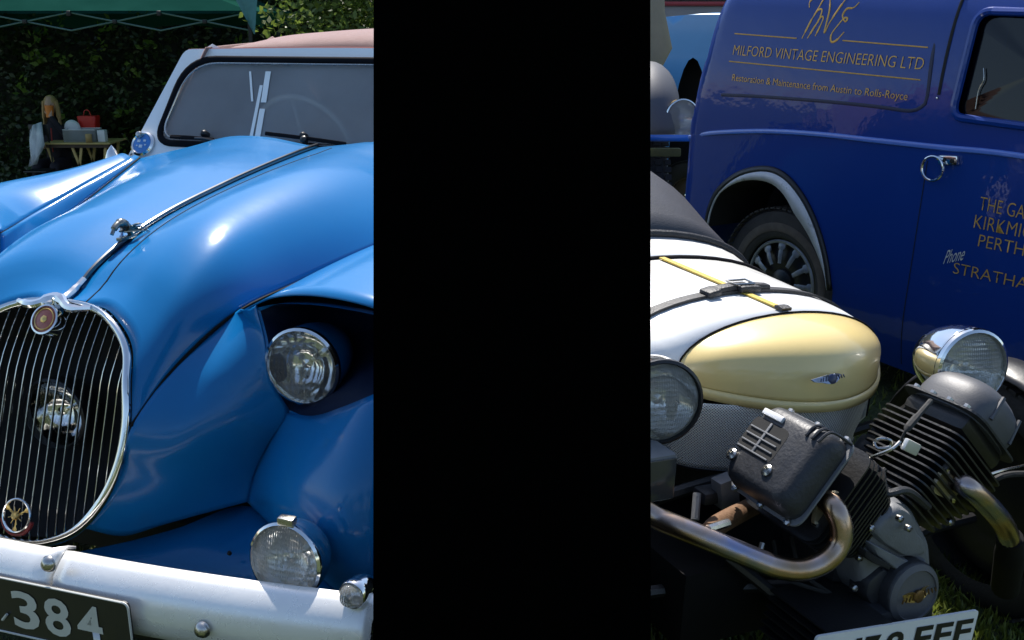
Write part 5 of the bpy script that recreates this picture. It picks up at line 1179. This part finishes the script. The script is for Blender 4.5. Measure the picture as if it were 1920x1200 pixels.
# folding table with its clutter
def table():
    p, q = tb(80, 268), tb(206, 271); zt = (p.z + q.z) / 2; d = .6; g = gz(p.x, p.y)
    t = thing('folding_table', 'small folding wooden table with crossed yellow legs beside the hedge', 'table', Matrix.Translation(((p.x + q.x) / 2, p.y, g)))
    L = q.x - p.x; h = zt - g
    wood = M('yellow varnished wood', (.5, .36, .13), .5, var=.25, vscale=20)
    for k in range(5): MB().add(*box((0, .05 + k * d / 5, h), (L, d / 5 - .012, .022), bev=.004)).build('slat', wood, t)
    MB().add(*box((0, .03, h - .035), (L * .94, .02, .04))).build('rail', M('dark wood', (.06, .035, .02), .6, var=.4), t)
    for x0, x1 in ((-.42, -.24), (.05, -.12), (-.1, .12), (.36, .24)):
        for yy in (.06, .5): MB().add(*box(V((x0 + x1) / 2, yy, h / 2), (.032, .026, math.hypot(x1 - x0, h)), ez=V(x0 - x1, 0, h), ey=(0, 1, 0))).build('leg', wood, t)
    z = zt + .012
    y = p.y + .22
    def top(x0, y0, x1, y1, dy, yy=y): a, b = B2(x0, yy), B2(x1, yy); return (a + b) / 2, b - a, dy
    def B2(x, yy): r = ray(x, 262); return (_C + r * (yy / r.y)).x
    def hpx(n, yy=y): return n / _F * yy / math.cos(PITCH)
    # clear crate
    xa, xb = B2(127, y), B2(186, y); cx_, wx = (xa + xb) / 2, xb - xa; hh = hpx(21)
    cr = thing('storage_crate', 'clear plastic storage crate with blue packets on the folding table', 'crate', Matrix.Translation((cx_, y, z)))
    cp = glassy('cloudy clear plastic', clear=.85, haze=.35, hazecol=(.6, .62, .62), rough=.15)
    for s in (-1, 1):
        MB().add(*box((s * wx / 2, 0, hh / 2), (.006, .24, hh))).build('crate_end', cp, cr); MB().add(*box((0, s * .12, hh / 2), (wx - .008, .006, hh))).build('crate_side', cp, cr)
    MB().add(*box((0, 0, .004), (wx - .01, .236, .006))).build('crate_floor', cp, cr); MB().add(*tube([V(-wx / 2, -.12, hh), V(wx / 2, -.12, hh), V(wx / 2, .12, hh), V(-wx / 2, .12, hh)], .006, 6, closed=True, seg=0)).build('crate_rim', M('white rim plastic', (.7, .7, .7), .5, var=.1), cr)
    k = mk('blue_packet', *box((B2(155, y), y - .02, z + .012 + hh * .3), (hpx(32), .16, hh * .55), bev=.015), M('blue wrapper', (.03, .22, .45), .4, var=.2), None); tag(k, 'bright blue packet lying inside the clear plastic crate', 'packet')
    k = mk('tin', *lathe([(.001, 0), (hpx(5.5), 0), (hpx(5.5), hpx(14)), (hpx(5), hpx(15)), (.001, hpx(15))], (B2(178, y), y - .19, z), (0, 0, 1), 18), M('tan tin', (.45, .3, .12), .5, var=.2), None); tag(k, 'tan coloured round tin standing before the clear crate', 'tin')
    k = mk('white_carton', *box((B2(196, y), y - .05, z + hpx(10)), (hpx(13), .1, hpx(20)), bev=.004), M('white carton', (.75, .75, .75), .6, var=.06), None); tag(k, 'white carton standing at the right end of the folding table', 'carton')
    y2 = y + .24; xr = B2(171, y2)
    bk_ = thing('red_bag', 'bright red shopping bag standing at the back of the folding table', 'bag', Matrix.Translation((xr, y2, z)))
    secs = [rounded([V(-w_, -.09, zz), V(w_, -.09, zz), V(w_, .09, zz), V(-w_, .09, zz)], .03, 3) for w_, zz in ((hpx(13), .0), (hpx(14.5), .1), (hpx(15.5), .2), (hpx(17), .3), (hpx(16), .31))]
    vs, fs = lofts(secs, True, True); mk('bag_body', vs, fs, M('red plastic', (.55, .015, .01), .4, var=.2, vscale=10, bump=.3, bscale=20), bk_, True, 50)
    MB().add(*tube([V(-.05, -.05, .3), V(-.02, -.05, .38), V(.03, -.05, .38), V(.06, -.05, .3)], .006, 6)).build('bag_handle', bpy.data.materials['red plastic'], bk_)
    # white jacket hung over a chair at the left end
    A = tb(70, 232, 12.9); g2 = gz(A.x, A.y)
    c2 = thing('folding_chair', 'folding chair at the left end of the table with a pale jacket over its back', 'chair', Matrix.Translation((A.x, A.y, g2)))
    hz = A.z - g2
    for sx in (-.1, .1): MB().add(*tube([V(sx, .02, hz - .02), V(sx, .06, .42), V(sx, -.2, 0)], .012, 6)).build('leg', BLACKP, c2); MB().add(*tube([V(sx, -.25, .42), V(sx, .25, 0)], .012, 6)).build('leg', BLACKP, c2)
    MB().add(*box((0, -.08, .42), (.3, .34, .025), bev=.01)).build('seat', BLACKP, c2); MB().add(*box((0, .02, hz - .08), (.26, .02, .14), bev=.006)).build('backrest', BLACKP, c2)
    jl = [[(58, 245), (64, 234), (74, 231), (81, 229)], [(56, 262), (63, 256), (72, 254), (82, 258)], [(57, 280), (65, 277), (73, 275), (81, 272)], [(60, 292), (66, 291), (72, 289), (77, 280)], [(57, 312), (61, 312), (66, 308), (71, 292)]]
    secs = [[tb(x, y_, 12.86) + V(0, .035 * math.sin(i * 2.3 + j), 0) for i, (x, y_) in enumerate([r_[0], ((r_[0][0] + r_[1][0]) / 2, (r_[0][1] + r_[1][1]) / 2), r_[1], ((r_[1][0] + r_[2][0]) / 2, (r_[1][1] + r_[2][1]) / 2), r_[2], r_[3]])] for j, r_ in enumerate(jl)]
    vs, fs = lofts(secs); jk = panel('jacket', (vs, fs), M('pale grey jacket cloth', (.6, .63, .65), .85, var=.15, vscale=12, bump=.3, bscale=30), None, .02); tag(jk, 'pale grey jacket draped over the chair at the left end of the table', 'jacket')
    w_ = tb(136, 240, 13.25); rr = .11
    b2 = mk('white_cushion', *lathe([(.001, -.04), (rr * .8, -.035), (rr, 0), (rr * .8, .035), (.001, .04)], w_, (0, 1, .1), 24), M('white cushion', (.7, .7, .7), .8, var=.08), None); tag(b2, 'round white cushion behind the clear crate on the table', 'cushion')
table()

# ------------------------------------------------------------------ vehicles seen past the van's tail
def old_car(name, label, mat4, paint, s=1.0, bump=CHROME, hoodmat=None):
    c = thing(name, label, 'car', mat4)
    def sec(v, hw, z0, z1, r=.12): return rounded([V(-hw, v, z0), V(hw, v, z0), V(hw * .96, v, z1), V(-hw * .96, v, z1)], r, 4)
    vs, fs = lofts([sec(-1.9, .3, .45, .95), sec(-1.7, .42, .4, 1.05), sec(-.8, .5, .4, 1.1), sec(-.2, .68, .38, 1.12), sec(1.2, .74, .38, 1.1), sec(1.9, .6, .45, .95), sec(2.1, .4, .5, .75)], True, True); mk('car_body', vs, fs, paint, c, True, 50)
    vs, fs = lofts([sec(-.15, .6, 1.1, 1.14, .03), sec(.05, .58, 1.1, 1.5, .1), sec(.9, .6, 1.1, 1.55, .15), sec(1.4, .56, 1.08, 1.4, .15)], True, True); mk('cabin', vs, fs, hoodmat or paint, c, True, 50)
    for sx in (-1, 1):
        for v in (-1.35, 1.25):
            wheel('road_wheel', c, (sx * .68, v, .33), (sx, 0, 0), .33, .14, .2, BLACKP)
            secs = []
            for k in range(19):
                a = RAD(-10 + 185 * k / 18); secs.append([V(sx * .68 + x * .13, v - math.cos(a) * .41, .35 + math.sin(a) * .41) - V(0, -math.cos(a), math.sin(a)) * (.06 * abs(x) ** 2) for x in (-1, -.6, 0, .6, 1)])
            vs, fs = lofts(secs); panel('mudguard', (vs, fs), paint, c, .006)
        lamp('headlamp', c, V(sx * .48, -1.95, .84), (0, -1, 0), .1, CHROME, .16)
    MB().add(*tube([V(-.8, -2.02, .55), V(-.4, -2.1, .55), V(.4, -2.1, .55), V(.8, -2.02, .55)], .035, 8, flat=((0, 1, 0), .4))).build('bumper', bump, c)
    return c

def put(px, py, d, yaw):
    q = at(px, py, d); return Matrix.Translation((q.x, q.y, gz(q.x, q.y))) @ Matrix.Rotation(RAD(yaw), 4, 'Z')
def lorry():
    GREYP = M('battleship grey paint', (.1, .103, .115), .6, spec=.2, var=.08)
    m4 = put(1232, 150, 6.2, 0); g = m4.translation.z; c = thing('vintage_lorry', 'grey vintage lorry with domed mudguard and tan canvas cab behind the blue van', 'lorry', m4)
    def Z(y, d=6.2): return at(1232, y, d).z - g
    zt = Z(118)
    for x in (0, -1.5):
        secs = []
        for k in range(15):
            a = RAD(-8 + 150 * k / 14); o = V(x, .42 - .52 * math.cos(a), zt - .4 + .4 * math.sin(a))
            secs.append([o + V(.175 * math.sin(b), 0, .0) - V(0, -math.cos(a), math.sin(a)) * (.2 * (1 - math.cos(b))) for b in [RAD(-85 + 170 * i / 12) for i in range(13)]])
        vs, fs = lofts(secs); panel('mudguard', (vs, fs), GREYP, c, .006)
        wheel('road_wheel', c, (x, .42, .53), (1, 0, 0), .53, .2, .3, BLACKP)
    lamp('headlamp', c, V(.16, -.02, Z(222)), (.3, -1, 0), .11, M('brass', (.6, .45, .2), .3, .9, var=.2), .14)
    MB().add(*box((-.7, -.2, Z(255)), (1.95, .06, .045), bev=.008)).build('bumper', CHROME, c)
    MB().add(*box((-.7, -.1, Z(255) - .1), (1.7, .05, .05), bev=.008)).build('cross_beam', M('olive beam', (.12, .12, .04), .7, var=.3), c)
    MB().add(*box((-.75, .6, .95), (.75, 1.1, .75), bev=.12)).build('engine_hood', GREYP, c)
    MB().add(*lofts([rounded([V(-.75 - w_, y, zz), V(-.6 + w_, y, zz), V(-.6 + w_, y + 1.3, zz), V(-.75 - w_, y + 1.3, zz)], .1, 4) for w_, y, zz in ((.74, 1.05, 1.1), (.78, 1.05, 1.38), (.86, 1.02, 1.55), (.8, 1.05, 1.8), (.78, 1.1, 2.2), (.6, 1.2, 2.35))], True, True)).build('canvas_cab', M('tan cab canvas', (.3, .25, .17), .9, var=.2, vscale=6, bump=.3, bscale=30), c)
    MB().add(*box((-.75, 1.6, .75), (1.2, 4.0, .25), bev=.03)).build('chassis_rail', BLACKP, c); MB().add(*box((-.75, 3.6, 1.1), (1.7, 2.2, .5), bev=.04)).build('load_bed', GREYP, c)
    for x in (0, -1.5): wheel('road_wheel', c, (x, 3.6, .53), (1, 0, 0), .53, .2, .3, BLACKP)
lorry()
def blue_van():
    P_ = M('powder blue paint', (.1, .34, .68), .4, coat=.7, var=.05)
    m4 = put(1300, 100, 10.5, -35); g = m4.translation.z; c = thing('vintage_van', 'light blue vintage van seen between the lorry and the royal blue van', 'van', m4)
    zt = at(1300, 28, 10.5).z - g; za = at(1300, 108, 10.5).z - g
    out = [(-.44, .35), (-.26, .35)] + [(-.26 + .02 + .24 * (1 - math.cos(t)), .62 + (za - .62) * math.sin(t)) for t in [math.pi * k / 14 for k in range(15)]] + [(.26, .35), (2.4, .35), (2.4, 1.2), (1.9, zt - .05), (1.6, zt), (-.1, zt), (-.36, zt - .02), (-.43, zt - .1)]
    for y in (0., 1.4):
        vs, fs = sheet(out, [], .12, lambda a, b: V(a, y, b)); mk('body_side', vs, fs, P_, c)
    ring = [(-.44, .35), (-.43, zt - .1), (-.36, zt - .02), (-.1, zt), (1.6, zt), (1.9, zt - .05), (2.4, 1.2), (2.4, .35)]
    vs, fs = lofts([[V(a, .003, b) for a, b in ring], [V(a, .7, b + .03) for a, b in ring], [V(a, 1.397, b) for a, b in ring]]); panel('body_shell', (vs, fs), P_, c)
    for x in (0, 1.8):
        for y in (.12, 1.28): wheel('road_wheel', c, (x, y, .4), (0, -1, 0), .4, .16, .22, M('brown wheel', (.06, .04, .025), .6, var=.3) if x == 0 and y < 1 else bpy.data.materials['brown wheel'])
    vs, fs = lofts([[V(-.5, .25, .35), V(.5, .25, .35)], [V(-.5, .25, za + .05), V(.5, .25, za + .05)]]); mk('wheel_well', vs, fs, DARK, c, False)
blue_van()
def coach():
    P_ = M('greyish coach paint', (.2, .16, .15), .5, coat=.3, var=.15, vscale=3)
    m4 = put(1330, 60, 14.3, 4); g = m4.translation.z; c = thing('coach', 'old grey coach with a red waist line parked farthest back by the hedge', 'coach', m4)
    z1 = at(1280, 8, 14.3).z - g
    MB().add(*box((0, .0, z1 / 2 + .2), (7, 2.2, z1 - .4), bev=.12)).build('coach_body', P_, c)
    MB().add(*box((0, .0, z1 + .35), (6.9, 2.1, .66), bev=.1)).build('coach_roof', M('off white coach roof', (.55, .53, .5), .5, var=.08), c)
    MB().add(*tube([V(-3.45, -1.11, z1 - .02), V(3.45, -1.11, z1 - .02)], .03, 8)).build('waist_line', M('coach red', (.3, .03, .03), .4, var=.1), c)
    for k in range(6): MB().add(*box((-2.8 + k * 1.1, -1.06, z1 + .36), (.9, .04, .4), bev=.03)).build('window', DARKG, c)
    for x in (-2.2, 2.2): wheel('road_wheel', c, (x, -1.0, .45), (0, -1, 0), .45, .2, .26, BLACKP)
coach()
